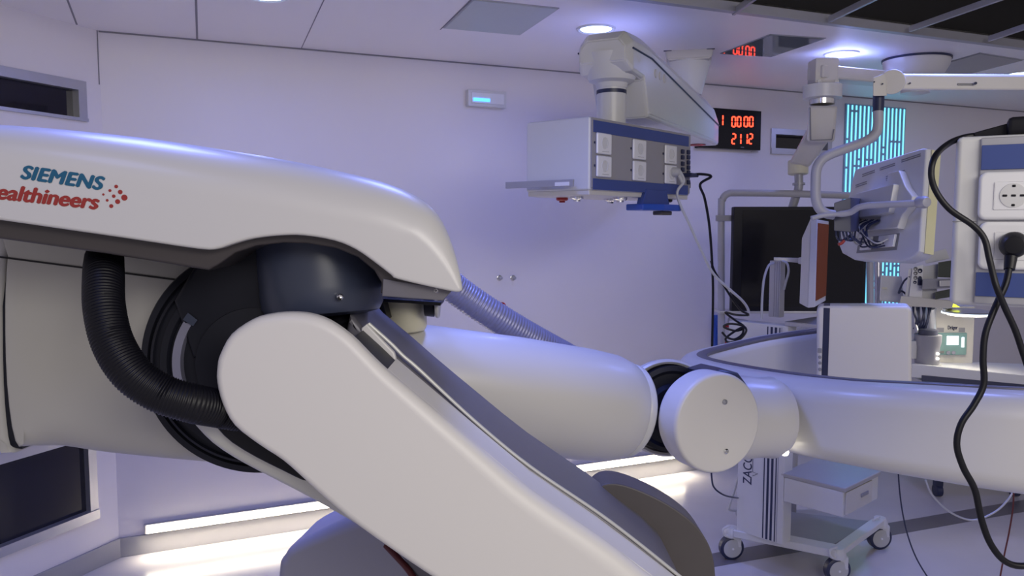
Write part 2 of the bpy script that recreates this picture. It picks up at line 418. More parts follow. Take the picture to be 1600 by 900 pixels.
# ---------------- ceiling fittings ----------------
dn = [(-1.05, 3.50), (0.42, 4.09), (1.89, 4.68), (3.30, 5.28)]
dl = ['round blue downlight cut off by the top edge of the view', 'round blue downlight above the white pendant arm head', 'round blue downlight above the hanging white spring arm', 'round blue downlight above the long boom arm, cut off at the side']
for (x, y), lb in zip(dn, dl):
    t = thing('downlight', (x, y, H), lb, 'downlight', 'round blue ceiling downlights')
    MB().lathe((x, y, H), (0, 0, -1), [(0, .098), (.008, .096), (.010, .088), (.004, .080)], 40).build('bezel', 'pend', t)
    MB().lathe((x, y, H), (0, 0, -1), [(0, .078), (.005, .078), (.007, .07), (.007, 0)], 40).build('lens', 'down', t)
    area('downlight_glow', (x, y, H - .015), 0.15, 4.2, (0.27, 0.32, 1.0), (x, y, 0), spread=170)
def ceil_panel(pts, m, lb, inset=None):
    t = thing('ceiling_light_panel', CE.hit(*pts[0]), lb, 'ceiling panel')
    q = [CE.hit(*p) for p in pts]
    for p in q: p.z = H
    c = sum(q, V()) / 4
    b = MB(); b.hexa([p - Z * .006 for p in q] + [p + Z * .002 for p in q]); b.build('frame', seam, t, wn=False)
    b = MB(); b.hexa([c + (p - c) * .97 - Z * .009 for p in q] + [c + (p - c) * .97 - Z * .001 for p in q]); b.build('diffuser', m, t, wn=False)
    return t, c
def para(a, b_, c):
    "fourth corner of a ceiling rectangle from three seen corners a-b-c"
    A_, B2, C2 = CE.hit(*a), CE.hit(*b_), CE.hit(*c); return [A_, B2, C2, A_ + C2 - B2]
def ceil_rect(pts3, m, lb):
    q = para(*pts3)
    t = thing('ceiling_light_panel', q[0], lb, 'ceiling panel')
    for p in q: p.z = H
    c = sum(q, V()) / 4
    b = MB(); b.hexa([p - Z * .004 for p in q] + [p + Z * .002 for p in q]); b.build('frame', 'grille', t, wn=False)
    b = MB(); b.hexa([c + (p - c) * .97 - Z * .006 for p in q] + [c + (p - c) * .97 for p in q]); b.build('diffuser', m, t, wn=False)
ceil_rect(((692, 43), (812, 54), (874, 12)), 'panelf', 'square frosted light panel, unlit, in the ceiling above the emergency light')
ceil_rect(((1125, 83), (1205, 88), (1291, 59)), 'panel', 'glossy glass ceiling panel reflecting the red clock digits')
ceil_rect(((1440, 108), (1506, 117), (1600, 93)), 'panel', 'glossy glass ceiling panel behind the round white ceiling mount')

# ---------------- things on the back wall ----------------
def wq(x, y): return WB.uv(x, y)
# warm led strip over the baseboard
u0 = wq(226, 842)[0]; u1 = wq(1068, 722)[0]
t = thing('led_strip_light', WB.w((u0 + u1) / 2, .15), 'long glowing warm white light strip above the baseboard of the back wall', 'strip light')
MB().pbox(WB, u0, .110, u1, .165, 0.0, 0.030, .006).build('housing', 'alu', t)
MB().pbox(WB, u0 + .01, .116, u1 - .01, .160, 0.030, 0.036, .003).build('diffuser', 'led', t)
la = bpy.data.lights.new('strip_glow', 'AREA'); la.shape = 'RECTANGLE'; la.size = u1 - u0; la.size_y = .03; la.energy = 7.5; la.color = (1.0, .88, .68); la.spread = math.radians(120)
lo = bpy.data.objects.new('strip_glow', la); COL.objects.link(lo)
lo.matrix_world = Matrix.Translation(WB.w((u0 + u1) / 2, .135, .045)) @ Matrix((WB.u, WB.u.cross(-(WB.n * .35 - Z)).normalized() * 1, (WB.n * .35 - Z) * -1)).transposed().to_4x4()
ldir = (WB.n * .30 - Z).normalized(); zz = -ldir; yy = zz.cross(WB.u).normalized()
lo.matrix_world = Matrix.Translation(WB.w((u0 + u1) / 2, .135, .045)) @ Matrix((WB.u, yy, zz)).transposed().to_4x4()
# emergency light
a = wq(727, 167); c = wq(787, 145)
t = thing('emergency_light', WB.w(a[0], a[1]), 'small white emergency light unit with a lit blue bar on the back wall', 'emergency light')
MB().pbox(WB, a[0], a[1], c[0], c[1], 0, .05, .008).build('case', 'pend', t)
MB().pbox(WB, a[0] + .02, a[1] + .018, c[0] - .02, c[1] - .018, .05, .056, .004).build('diffuser', 'socket', t)
MB().pbox(WB, a[0] + .03, a[1] + .03, a[0] + .14, a[1] + .05, .056, .060, .002).build('indicator', 'blueled', t)
# hooks
for (x, y), lb in zip(((780, 434), (801, 434)), ('small round steel wall hook above the grey corrugated hose, further from the pendant', 'small round steel wall hook above the grey corrugated hose, nearer the pendant')):
    p = WB.w(*wq(x, y)); t = thing('wall_hook', p, lb, 'wall hook', 'steel wall hooks')
    MB().lathe(p, WB.n, [(0, .018), (.004, .018), (.006, .014), (.006, 0)], 20).build('rosette', 'steel', t)
    MB().lathe(p + WB.n * .005, WB.n, [(0, .006), (.02, .006), (.022, .010), (.03, .010), (.032, 0)], 14).build('peg', 'grille', t)
p = WB.w(*wq(784, 478)); t = thing('wall_outlet', p, 'red ringed round outlet on the back wall behind the grey hose', 'wall outlet')
MB().lathe(p, WB.n, [(0, .024), (.01, .024), (.012, .020), (.012, .014), (.004, .012)], 22).build('ring', 'red', t)
MB().lathe(p, WB.n, [(0, .011), (.014, .011), (.016, .008), (.016, 0)], 16).build('valve', 'steel', t)
# digital clock, double row
u0, v1 = wq(1086, 171.5); u1, v0 = wq(1181, 236)
v1 = wq(1181, 175)[1]
CKU = (u0, v0, u1, v1)
t = thing('wall_clock', WB.w(u0, v0), 'black wall clock panel with two rows of red glowing digits', 'digital clock')
MB().pbox(WB, u0, v0, u1, v1, 0, .05, .004).build('case', 'blackgloss', t)
SEG = {'0': 'abcdef', '1': 'bc', '2': 'abged', '5': 'afgcd', '7': 'abc'}
def digit(ch, cu, cv, w_, h_):
    b = MB(); k = .010
    g = {'a': (cu - w_ / 2 + k, cv + h_ / 2 - k / 2, cu + w_ / 2 - k, 0), 'd': (cu - w_ / 2 + k, cv - h_ / 2 + k / 2, cu + w_ / 2 - k, 0), 'g': (cu - w_ / 2 + k, cv, cu + w_ / 2 - k, 0)}
    for s_ in SEG[ch]:
        if s_ in g:
            x0, y, x1, _ = g[s_]; b.pbox(WB, x0, y - k / 2, x1, y + k / 2, .050, .0525)
        else:
            x = cu + (w_ / 2 - k / 2) * (1 if s_ in 'bc' else -1); y0 = cv + (k * .4 if s_ in 'bf' else -h_ / 2 + k * .6); b.pbox(WB, x - k / 2, y0, x + k / 2, y0 + h_ / 2 - k, .050, .0525)
    b.build('digit', 'redled', t, wn=False)
for row, (yc, chs, xs) in enumerate((((192.5), '0000', (1139, 1147.3, 1158, 1166.2)), ((218), '2112', (1139, 1147.5, 1157.5, 1165.5)))):
    for ch, x in zip(chs, xs):
        cu, cv = wq(x, yc - (0.0 if row else 1)); digit(ch, cu, cv, .040, .078)
cu, cv = wq(1119.5, 189); digit('1', cu, cv, .040, .078)
cu, cv = wq(1150, 231); MB().pbox(WB, cu, cv - .003, cu + .03, cv + .003, .05, .0506).build('fine_print', 'greyink', t); MB().pbox(WB, cu + .09, cv - .030, cu + .16, cv - .026, .05, .0506).build('fine_print', 'greyink', t)
# decorative wall light made of vertical cyan strips
a = wq(1309, 500); c = wq(1414, 163)
t = thing('wall_light_panel', WB.w(a[0], .95), 'tall wall light panel of thin vertical cyan glowing strips', 'light panel')
vb = .9; vt = wq(1311, 161)[1]
MB().pbox(WB, a[0], vb, c[0], vt, 0, .012, .002).build('backing_panel', 'cyanbg', t)
nS = 15
for i in range(nS):
    uu = a[0] + (c[0] - a[0]) * (i + .5) / nS; b = MB(); v = vt - .01
    while v > vb + .02:
        L = random.choice((.035, .2, .25, .4, .55, .3, .12)); L = min(L, v - vb - .01)
        b.pbox(WB, uu - .0062, v - L, uu + .0062, v, .012, .018, .002); v -= L + .017
    b.build('light_strip', 'cyan', t, wn=False)
# blue wall bracket with red handle, pale rail
a = wq(1112, 541); c = wq(1128, 491)
t = thing('wall_bracket', WB.w(a[0], a[1]), 'blue wall bracket with a coiled red handle beside the big black screen', 'bracket')
MB().pbox(WB, a[0], a[1], c[0], c[1], .0, .04, .006).build('back_plate', 'bluebr', t)
cc = WB.w((a[0] + c[0]) / 2 + .03, a[1] + .09, .07); b = MB()
b.tube([cc + WB.u * (.05 * math.cos(k)) + Z * (.06 * math.sin(k)) + WB.n * .02 * math.sin(2 * k) for k in [x * math.pi / 5 for x in range(9)]], .009, 8)
b.build('handle', 'red', t)

# ---------------- the robotic C-arm ----------------
rb = thing('robotic_c_arm', (0.1, 2.0, 0.0), 'huge white robotic arm scanner with black joints filling the front of the room', 'medical robot')
# upper beam with the lettering
BP = face_plane(400, 330, 1.36, 5)
outl = [(-170, 178, .05), (-60, 186, .06), (60, 194, .07), (200, 208, .08), (330, 227, .085), (427, 243, .085), (522, 263, .085), (594, 281, .08), (641, 300, .075), (676, 325, .065), (698, 360, .05), (713, 403, .03), (722, 444, .012), (718, 456, .005),
        (689, 452, .006), (622, 436.5, .006), (611, 430, .006), (589, 413, .006), (556, 390, .006), (522, 376, .006), (475, 368, .006), (437, 368, .006), (394, 373, .006), (361, 382, .006), (339, 389, .006), (309, 389, .006), (190, 371.5, .006), (0, 344, .006), (-170, 319, .006)]
beam = MB().shell(BP, outl, .40, sub=3, seg=8).build('beam_cover', 'white', rb)
# dark recessed underside of the beam
bd = [(-170, 300), (300, 340), (400, 350), (520, 355), (600, 390), (640, 425), (708, 440), (703, 454), (690, 468.5), (660, 467), (592, 461), (594, 444), (582, 424), (556, 403), (522, 389), (475, 381), (437, 380), (394, 385), (361, 396), (335, 414), (318, 424), (285, 419), (150, 397), (0, 376), (-170, 352)]
MB().shell(BP, bd, .34, .006, back=.03).build('beam_underside', 'band', rb)
p = BP.hit(681, 456); MB().lathe(p - BP.n * .028, BP.n, [(0, .004), (.002, .004), (.002, .002), (0, 0)], 12).build('underside_screw', 'steel', rb)
MB().shell(BP, [(597, 437), (708, 455), (692, 472), (595, 465)], .30, .002, back=.026).build('underside_plate', 'plate', rb)
# lettering and the dot mark
def tl(s_, x0, y0, x1, y1, h, m, **k):
    return text(s_, BP.hit(x0, y0) + BP.n * .0004, BP.hit(x1, y1) + BP.n * .0004, BP.v, h * 1.36 / F, 'lettering', m, rb, **k)
tl('SIEMENS', 33.5, 278.5, 161, 297, 21, 'teal', fat=.0017, shear=.22, spacing=1.05)
tl('Healthineers', -31, 307.3, 153.5, 327, 23.5, 'logored', fat=.0016, shear=.22)
b = MB()
for x, y, r in ((181.7, 291.4, 2.7), (171.9, 297.8, 2.2), (188, 300, 3.4), (161.7, 303.9, 1.7), (177.9, 306.5, 2.6), (194.5, 308.8, 4.6), (167.7, 313, 2.0), (184, 315, 3.7), (174, 322, 3.0)):
    b.lathe(BP.hit(x, y), BP.n, [(0, r * 1.36 / F), (.0008, r * 1.36 / F), (.0008, 0)], 16)
b.build('dot_logo', 'logored', rb)

# rear housing with the big round joint
HP = face_plane(250, 560, 1.66, -4)
ho = [(14, 345, .01), (250, 365, .01), (440, 420, .05), (500, 520, .08), (485, 660, .08), (455, 725, .07), (400, 739, .07), (300, 736, .08), (145, 723, .09), (70, 712, .09), (30, 705, .05), (20, 690, .012), (9, 600, .006), (6, 480, .006), (10, 400, .006)]
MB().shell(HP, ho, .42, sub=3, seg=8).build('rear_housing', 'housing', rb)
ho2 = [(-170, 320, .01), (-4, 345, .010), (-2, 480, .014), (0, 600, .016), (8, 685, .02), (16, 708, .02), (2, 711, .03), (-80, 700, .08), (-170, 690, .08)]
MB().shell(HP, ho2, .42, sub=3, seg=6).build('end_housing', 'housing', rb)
MB().shell(HP, [(-20, 350), (20, 350), (16, 480), (20, 600), (26, 690), (24, 706), (4, 702), (-12, 600)], .34, .01, back=.012).build('housing_gasket', 'dark', rb)
pa, pb_ = HP.uv(0, 401.5), HP.uv(282, 438)
dv = V((pb_[0] - pa[0], pb_[1] - pa[1]))
dvec = (HP.u * dv.x + HP.v * dv.y).normalized()
b = MB(); b.box(HP.w((pa[0] + pb_[0]) / 2, (pa[1] + pb_[1]) / 2, .0005), (dv.length, .0035, .003), dvec, HP.n.cross(dvec), HP.n); b.build('housing_seam', 'black', rb)
# round joint: axis points at the viewer, a little to the right
JC = P(402, 566, 1.60); JA = (V((0.10, -1, 0.02))).normalized()
R0 = .232
jt = MB().lathe(JC - JA * .06, JA, [(-.04, R0 * .99), (.035, R0), (.045, R0 * .985), (.048, R0 * .93), (.040, R0 * .92), (.042, R0 * .90), (.058, R0 * .89), (.062, R0 * .865), (.054, R0 * .855), (.056, R0 * .81), (.066, R0 * .80), (.070, R0 * .74), (.060, R0 * .72), (.062, R0 * .50), (.09, R0 * .48), (.095, 0)], 96).build('round_joint', 'dark', rb)
ref = V((1, 0, 0))
# satin arc inlay on the joint
b = MB(); b.lathe(JC - JA * .06, JA, [(.060, R0 * .70), (.074, R0 * .69), (.076, R0 * .62), (.060, R0 * .61)], 24, a0=146, a1=196, ref=ref); b.build('joint_inlay', 'ghose', jt)
b = MB(); b.lathe(JC - JA * .06, JA, [(.060, R0 * .71), (.078, R0 * .70), (.080, R0 * .60), (.060, R0 * .60)], 8, a0=141, a1=147, ref=ref); b.build('inlay_stop', 'navy', jt)
# dark drum joint under the beam (upright axis, leaning)
D0 = P(497, 372, 1.60); D1 = P(506, 486, 1.60); dax = (D1 - D0).normalized()
dd = MB().lathe(D0, dax, [(-.05, .118), (0, .121), (.10, .121), (.135, .119), (.150, .110), (.156, .085), (.156, 0)], 72).build('drum_joint', 'navy', rb)
b = MB(); p = P(531, 464, 1.483); n_ = (p - (D0 + dax * (p - D0).dot(dax))).normalized()
b.lathe(p - n_ * .004, n_, [(0, .006), (.006, .006), (.0075, .0045), (.0065, .003), (.0065, 0)], 18); b.build('drum_screw', 'steel', dd)
MB().shell(face_plane(400, 430, 1.56), [(330, 390), (430, 385), (448, 410), (452, 520), (420, 560), (300, 560), (270, 470), (300, 420)], .2, .01).build('joint_shroud', 'dark', rb)
# bellows below the drum
b = MB(); q0 = P(520, 480, 1.58); q1 = P(556, 575, 1.60)
b.tube([q0, q0.lerp(q1, .5), q1], .028, 20, 8, rib=.006, ribn=12); b.build('bellows', 'black', rb)
b = MB(); b.tube([P(476, 480, 1.56), P(488, 560, 1.58), P(500, 620, 1.6)], .05, 20, 8, rib=.005, ribn=12); b.build('bellows', 'black', rb)

# foreground forearm: cover, body, slate plate, lower rim
AP = face_plane(600, 700, 1.40)
co = [(335.5, 599, .015), (336, 572, .015), (341, 553, .015), (358, 523, .016), (391, 500, .017), (418, 492, .018), (450, 489, .018), (482, 492, .018), (512, 503, .018), (545, 526, .018), (575, 556, .018), (600, 580, .02), (640, 614, .022), (735, 694, .028), (830, 773, .034), (945, 852, .036), (1010, 903, .036), (1090, 965, .03), (1120, 1050, .03), (1000, 1110, .02), (860, 1030, .015), (760, 962, .015), (690, 915, .015), (640, 882, .015), (560, 826, .015), (510, 785, .015), (474, 752, .014), (440, 722, .014), (402, 697, .014), (364, 667, .014), (345, 634, .014)]
MB().shell(AP, co, .036, sub=3, seg=8).build('forearm_cover', 'white2', rb)
bo = [(601, 582), (640, 615), (735, 695), (830, 774), (945, 853), (1012, 903), (1092, 965), (1118, 1050), (1000, 1105), (860, 1025), (760, 958), (690, 911), (640, 878), (560, 822), (510, 781), (476, 750), (600, 690), (597, 620)]
MB().shell(AP, bo, .117, .004, back=.033).build('forearm_body', 'white2', rb)
po = [(518, 508), (540, 528), (600, 578), (640, 613), (735, 692), (830, 768), (945, 846), (1012, 897), (1088, 960), (1110, 1045), (1000, 1100), (860, 1015), (760, 948), (690, 901), (600, 835), (540, 780), (640, 740), (600, 640), (520, 570)]
PP = face_plane(600, 700, 1.55)
def q2(x, y, f=1.40 / 1.55): return (800 + (x - 800) * f, 350 + (y - 350) * f)
MB().shell(PP, [q2(*p) for p in po], .27, .012, backrad=.02, sub=2).build('forearm_back_plate', 'plate', rb)
# notch wall, and the slot's shaded void put in as a black block
MB().shell(AP, [(541, 529), (550, 522), (597, 571), (603, 592), (588, 612), (541, 565)], .02, .003, back=.138).build('notch_wall', 'white2', rb)
MB().shell(AP, [(545, 532), (575, 559), (600, 583), (600, 640), (545, 600)], .103, .003, back=.036).build('notch_dark_fill', 'black', rb)
# specular line down the upper edge, put in as a thin bright tube
b = MB()
rl = [AP.hit(x, y) - AP.n * .149 for x, y in ((552, 522), (590, 556), (612, 578), (640, 602), (735, 690), (830, 768), (945, 846), (1012, 896), (1092, 960))]
b.tube(rl, .0035, 8, 6); b.build('edge_highlight', 'rim', rb)
# lower rim with dark recess
RP = face_plane(400, 680, 1.50)
ro = [(288, 640), (294, 655), (308, 672), (330, 694), (362, 716), (402, 738), (470, 773), (540, 812), (600, 850), (680, 906), (760, 958), (850, 1015), (850, 940), (700, 830), (560, 740), (450, 660), (400, 640), (350, 630)]
MB().shell(RP, ro, .10, .012, sub=2).build('forearm_lower_rim', 'rim', rb)
go = [(324, 648), (340, 672), (362, 693), (400, 716), (440, 736), (472, 751.5), (478, 750), (474, 742), (430, 700), (380, 660), (345, 640)]
MB().shell(face_plane(400, 690, 1.474), [(x, y) for x, y in go], .06, .006, sub=2).build('rim_recess', 'black', rb)
# leaf shaped foot plate behind the forearm
LPn = face_plane(1000, 850, 1.80)
lo_ = [(918, 775), (944, 757), (975, 758), (1019, 775), (1056, 796), (1086, 820), (1105, 846), (1114, 870), (1118, 900), (1120, 960), (1050, 1000), (950, 940), (860, 800)]
MB().shell(LPn, lo_, .10, .004, sub=3).build('foot_plate', 'brown', rb)
# base cover on the floor
GP = face_plane(600, 880, 2.20, -8)
MB().shell(GP, [(428, 1100, .02), (431, 905, .03), (440, 872, .03), (462, 850, .03), (545, 810, .04), (600, 790, .05), (760, 790, .05), (860, 860, .05), (880, 1100, .02)], .22, sub=3).build('base_cover', 'basegrey', rb)
bz = P(640, 1050, 2.40); MB().box(V((bz.x + .1, bz.y + .1, bz.z / 2)), (.62, .42, bz.z), bev=.03).build('base_pedestal', 'basegrey', rb)
MB().tube([P(603, 852, 2.10), P(622, 872, 2.07), P(640, 893, 2.05), P(670, 940, 2.05)], .0085, 10).build('base_cable', 'darkred', rb)
MB().shell(face_plane(680, 880, 2.05), [(610, 845), (660, 860), (760, 930), (740, 960), (660, 915)], .08, .008).build('base_plate', 'plate', rb)

# black corrugated hose from the housing to the forearm
hs = [P(163, 405, 1.52), P(162, 430, 1.44), P(163, 480, 1.40), P(176, 535, 1.38), P(206, 583, 1.37), P(250, 614, 1.38), P(300, 630, 1.40), (P(350, 640, 1.45)), P(400, 650, 1.48)]
hz = MB().tube(hs, .0325, 28, 10, rib=.0022, ribn=100).build('ribbed_hose', 'black', rb, wn=False, sharp=80)
MB().lathe(P(163, 402, 1.58), (P(163, 440, 1.42) - P(163, 402, 1.58)), [(0, .033), (.02, .034), (.03, .032)], 32).build('hose_collar', 'dark', hz)

# cream cap under the beam and the white upper arm behind the forearm
c0 = P(626, 452, 1.98); c1 = P(632, 522, 1.98)
MB().lathe(c0, c1 - c0, [(0, .060), (.06, .059), (.095, .057), (.106, .050), (.109, .035), (.109, 0)], 48).build('cream_cap', 'cream', rb)
MB().shell(face_plane(640, 470, 1.86), [(592, 466), (690, 472), (688, 478), (640, 474), (598, 472), (606, 500), (596, 508), (588, 490)], .10, .002).build('cap_bracket', 'black', rb)
b = MB(); b.lathe(P(664, 472, 1.93), P(684, 472, 1.93) - P(664, 472, 1.93), [(0, .034), (.022, .036), (.026, 0)], 32); b.build('cap_end', 'dark', rb)
MB().lathe(P(681, 472, 1.93), V((1, 0, 0)), [(0, .037), (.003, .039), (.007, .039), (.009, .036), (.009, 0)], 32).build('cap_rim', 'white', rb)
u0_ = P(600, 585, 2.02); u1_ = P(973, 640, 2.34)
ax = (u1_ - u0_).normalized(); L = (u1_ - u0_).length
ua = MB().lathe(u0_, ax, [(-.10, .10), (-.02, .128), (.10, .143), (L * .5, .155), (L * .80, .158), (L - .055, .154), (L - .012, .143), (L, .136)], 72).build('upper_arm', 'white', rb)
MB().lathe(u0_, ax, [(L - .05, .100), (L + .001, .137), (L + .018, .137), (L + .026, .131), (L + .030, .122), (L + .03, 0)], 72).build('arm_end_ring', 'pend', rb)
# wrist fork, dark drum and the big disc
W0 = P(1046, 642, 2.46)
MB().lathe(W0 + V((0, .05, 0)), V((.08, -1, .05)), [(-.05, .120), (-.04, .145), (0, .152), (.02, .152), (.026, .146), (.020, .139), (-.01, .137), (-.01, 0)], 72).build('wrist_collar', 'white', rb)
MB().lathe(W0 + V((.01, .045, 0)), V((.08, -1, .05)), [(0, .137), (.03, .134), (.035, .12), (.028, .11), (.03, .08), (.05, .07), (.055, 0)], 64).build('wrist_drum', 'dark', rb)
Dc = P(1124, 662, 2.20); da = V((.37, -.93, .03)).normalized()
ds = MB().lathe(Dc, da, [(-.105, .115), (-.10, .132), (-.085, .139), (-.016, .140), (-.006, .137), (-.001, .130), (0, .10), (.001, 0)], 96).build('wrist_disc', 'white2', rb)
for (x, y), m in (((1132, 628), 'grille'), ((1134, 705), 'steel')):
    r = ray(x, y); p = C0 + r * ((Dc - C0).dot(da) / r.dot(da)); MB().lathe(p - da * .002, da, [(0, .0075), (.006, .0075), (.008, .005), (.005, .0035), (.005, 0)], 18).build('disc_screw', m, ds)
p = P(1225, 705, 2.42); MB().lathe(p, V((0, -1, -.1)), [(0, .012), (.01, .012), (.018, .008), (.02, 0)], 18).build('status_lamp', 'warmled', rb)
MB().cyl(P(1108, 655, 2.30), P(1150, 652, 2.46), .095, n=40).build('wrist_axle', 'dark', rb)
cA = P(1150, 652, 2.42); cB = P(1262, 652, 2.48); ca = (cB - cA).normalized()
MB().lathe(cA, ca, [(-.06, .10), (-.04, .122), (.02, .126), (.075, .120), (.115, .124), (.145, .108), (.148, 0)], 64).build('wrist_sleeve', 'white', rb)
MB().shell(face_plane(1140, 600, 2.32, 20), [(1108, 585), (1130, 578), (1158, 584), (1172, 603), (1160, 620), (1120, 610)], .12, .02).build('sleeve_cap', 'navy', rb)

# the C itself: a deep band lying level, near limb running to the right, far limb turning back behind
def sec(w_, h_, r, dz=0, dx=0): return [(a + dx, c + dz) for a, c in rrect(w_, h_, r)]
cp = [P(1990, 712, 2.00), P(1800, 703, 2.02), P(1600, 690, 2.10), P(1450, 674, 2.22), P(1330, 660, 2.36), P(1235, 645, 2.52), P(1160, 630, 2.68), P(1108, 617, 2.86), P(1084, 607, 3.05), P(1092, 598, 3.24), P(1130, 588, 3.40), P(1190, 575, 3.50), P(1260, 564, 3.55), P(1330, 556, 3.56)]
hh = [.275, .275, .262, .252, .240, .236, .235, .24, .25, .26, .27, .28, .28, .28]
ww = [.17, .17, .17, .165, .16, .155, .15, .14, .12, .11, .10, .10, .10, .10]
path = catmull(cp, 5)
def lerp_list(v, n, k): t = k / (n - 1) * (len(v) - 1); i = min(int(t), len(v) - 2); return v[i] + (v[i + 1] - v[i]) * (t - i)
n_ = len(path)
secs = [sec(lerp_list(ww, n_, k), lerp_list(hh, n_, k), min(.06, lerp_list(ww, n_, k) * .42)) for k in range(n_)]
cb = MB().sweep(path, secs).build('c_arm_band', 'white', rb)
# darker track let into the rounded top of the C, all along its inner side
path2 = [p + Z * (lerp_list(hh, n_, k) / 2) for k, p in enumerate(path)]
tr = [[(lerp_list(ww, n_, k) / 2 - (.016 + .016 * min(1, k / n_ * 1.4)) + a * (.35 + .65 * min(1, k / n_ * 1.4)), c - .007) for a, c in rrect(.046, .016, .005, 2)] for k in range(n_)]
MB().sweep(path2, tr).build('c_arm_track', 'plate', rb)
# flat detector housing carried by the far limb
dv_ = az(112); dn_ = V((dv_.y, -dv_.x, 0))
DP = Plane(P(1350, 560, 3.14), dn_)
dh = MB().shell(DP, [(1350.5 + a, 546 - c) for a, c in rrect(149, 136, 9, 4)], .12, .016).build('detector_housing', 'white2', rb)
b = MB(); a_, c_ = DP.uv(1285, 540), DP.uv(1295, 540); t0, t1 = DP.uv(1290, 478)[1], DP.uv(1290, 613)[1]
b.pbox(DP, a_[0], t1 + .012, c_[0], t0 - .008, -.05, .0015, .001); b.pbox(DP, a_[0], t0 - .03, c_[0], t0 + .0015, -.11, -.012, .001)
b.build('housing_stripe', 'ink', dh)
for y in (547, 558, 567, 577):
    p = DP.hit(1281, y)
    if y == 547: MB().pbox(DP, DP.uv(1277.5, y)[0], DP.uv(1280, 551)[1], DP.uv(1284, y)[0], DP.uv(1280, 544)[1], 0, .003, .001).build('button', 'grey', dh)
    else: MB().lathe(p, DP.n, [(0, .0065), (.003, .0065), (.004, .005), (.004, 0)], 16).build('button', 'grey', dh)
MB().cyl(P(1320, 560, 3.50), P(1345, 560, 3.30), .10, n=32).build('detector_mount', 'pend', rb)
# corrugated grey hose hanging behind
MB().tube([P(540, 378, 1.70), P(600, 385, 2.05), P(675, 418, 2.32), P(712, 452, 2.38), P(770, 492, 2.42), P(830, 528, 2.48), P(900, 566, 2.56), P(960, 600, 2.62)], .043, 28, 10, rib=.003, ribn=135).build('ribbed_grey_hose', 'ghose', rb, wn=False, sharp=80)

# ---------------- ceiling supply pendant (middle) ----------------
def onz(px, py, z):
    r = ray(px, py); return C0 + r * ((z - CZ) / r.z)
K1 = P(921, 240, 3.15); PF = Plane(K1, V((.766, -.643, 0))); PS = Plane(K1, V((-.643, -.766, 0)))
pn = thing('supply_pendant', (K1.x + .1, K1.y + .3, K1.z + .5), 'white ceiling supply pendant, a socket box hanging from a jointed arm below the blue downlight', 'ceiling pendant')
vt, vb = PF.uv(921, 181)[1], PF.uv(921, 302)[1]
LL, WW = .84, .36
outp = [(0, 0), (LL, 0), (LL, -.30), (LL - .05, -WW), (.10, -WW), (.0, -WW + .04)]
def prism(pts, z0, z1, bev=.006):
    b = MB(); n = len(pts)
    lo = [b.b.verts.new(V((p.x, p.y, z0))) for p in pts]; hi = [b.b.verts.new(V((p.x, p.y, z1))) for p in pts]
    fs = [b.b.faces.new(lo), b.b.faces.new(hi)] + [b.b.faces.new((lo[i], lo[(i + 1) % n], hi[(i + 1) % n], hi[i])) for i in range(n)]
    if bev: bmesh.ops.bevel(b.b, geom=list({e for f in fs for e in f.edges}), offset=bev, segments=3, affect='EDGES', profile=.5)
    return b
pts = [PF.w(a, 0, c) for a, c in outp]
prism(pts, PF.w(0, vb)[2] + .012, PF.w(0, vt)[2], .010).build('box', 'pend', pn)
prism([PF.w(a * .98 + .008, 0, c * .97 - .006) for a, c in outp], PF.w(0, vb)[2] - .006, PF.w(0, vb)[2] + .014, .004).build('bottom_plate', 'pendw', pn)
MB().pbox(PF, .008, vb + .022, LL - .012, vt - .004, 0, .006, .002).build('face_panel', 'greyface', pn)
for y0, y1 in ((187, 206), (278.5, 296)):
    MB().pbox(PF, .016, PF.uv(923, y1)[1], LL - .035, PF.uv(923, y0)[1], .006, .009, .001).build('blue_stripe', 'blue', pn)
def socket(x, y):
    u, v = PF.uv(x, y); s_ = .042; su = .052
    so = MB().pbox(PF, u - su, v - s_, u + su, v + s_, .006, .018, .006, 3).build('socket', 'socket', pn)
    MB().lathe(PF.w(u, v + .002, .0182), PF.n, [(0, .024), (.0015, .0235), (.0018, .021), (-.006, .019), (-.006, 0)], 28).build('socket_well', 'greyink' if False else 'pend', so)
    b = MB()
    for dx in (-.009, .009): b.lathe(PF.w(u + dx, v + .002, .0125), PF.n, [(0, .0028), (.0012, .0028), (.0012, 0)], 10)
    b.pbox(PF, u - su - .009, v - .003, u - su - .004, v + .006, .006, .010); b.build('pin_hole', 'ink', so)
    MB().pbox(PF, u - .02, v - .032, u + .03, v - .0305, .018, .0184).build('marking', 'greyink', so)
for x, y in ((939.5, 225), (995, 234), (1044, 242), (939.5, 260.5), (995, 267.5), (1044, 273)): socket(x, y)
for x, ys in ((1063.5, (237, 246, 256, 265, 283)), (1072.5, (238, 246, 254, 262, 270, 285))):
    for y in ys:
        u, v = PF.uv(x, y); MB().pbox(PF, u - .012, v - .010, u + .012, v + .010, .006, .016, .003).build('terminal', 'ink', pn)
# side rail, handle and fittings under the box
zb = PF.w(0, vb)[2]
b = MB(); b.pbox(PS, -.40, PS.uv(915, 291)[1], -.05, PS.uv(915, 280)[1], .030, .042, .002)
for u in (-.36, -.22, -.10): b.pbox(PS, u - .01, PS.uv(915, 289)[1], u + .01, PS.uv(915, 283)[1], 0, .032)
b.build('side_rail', 'grille', pn)
u, v = PS.uv(893, 288); MB().pbox(PS, u - .05, v - .008, u + .02, v + .008, .042, .046, .001).build('rail_label', 'socket', pn)
hp = [PF.w(*q) for q in ((.36, 0, .03), (.50, 0, .055), (.66, 0, .045), (.74, 0, .01), (.70, 0, -.03), (.60, 0, -.02), (.54, 0, -.08), (.40, 0, -.08))]
prism(hp, zb - .062, zb - .034, .006).build('handle', 'bluebr', pn)
q = [(.42, vb + .03), (.60, vb + .03), (.63, vb - .055), (.38, vb - .055)]
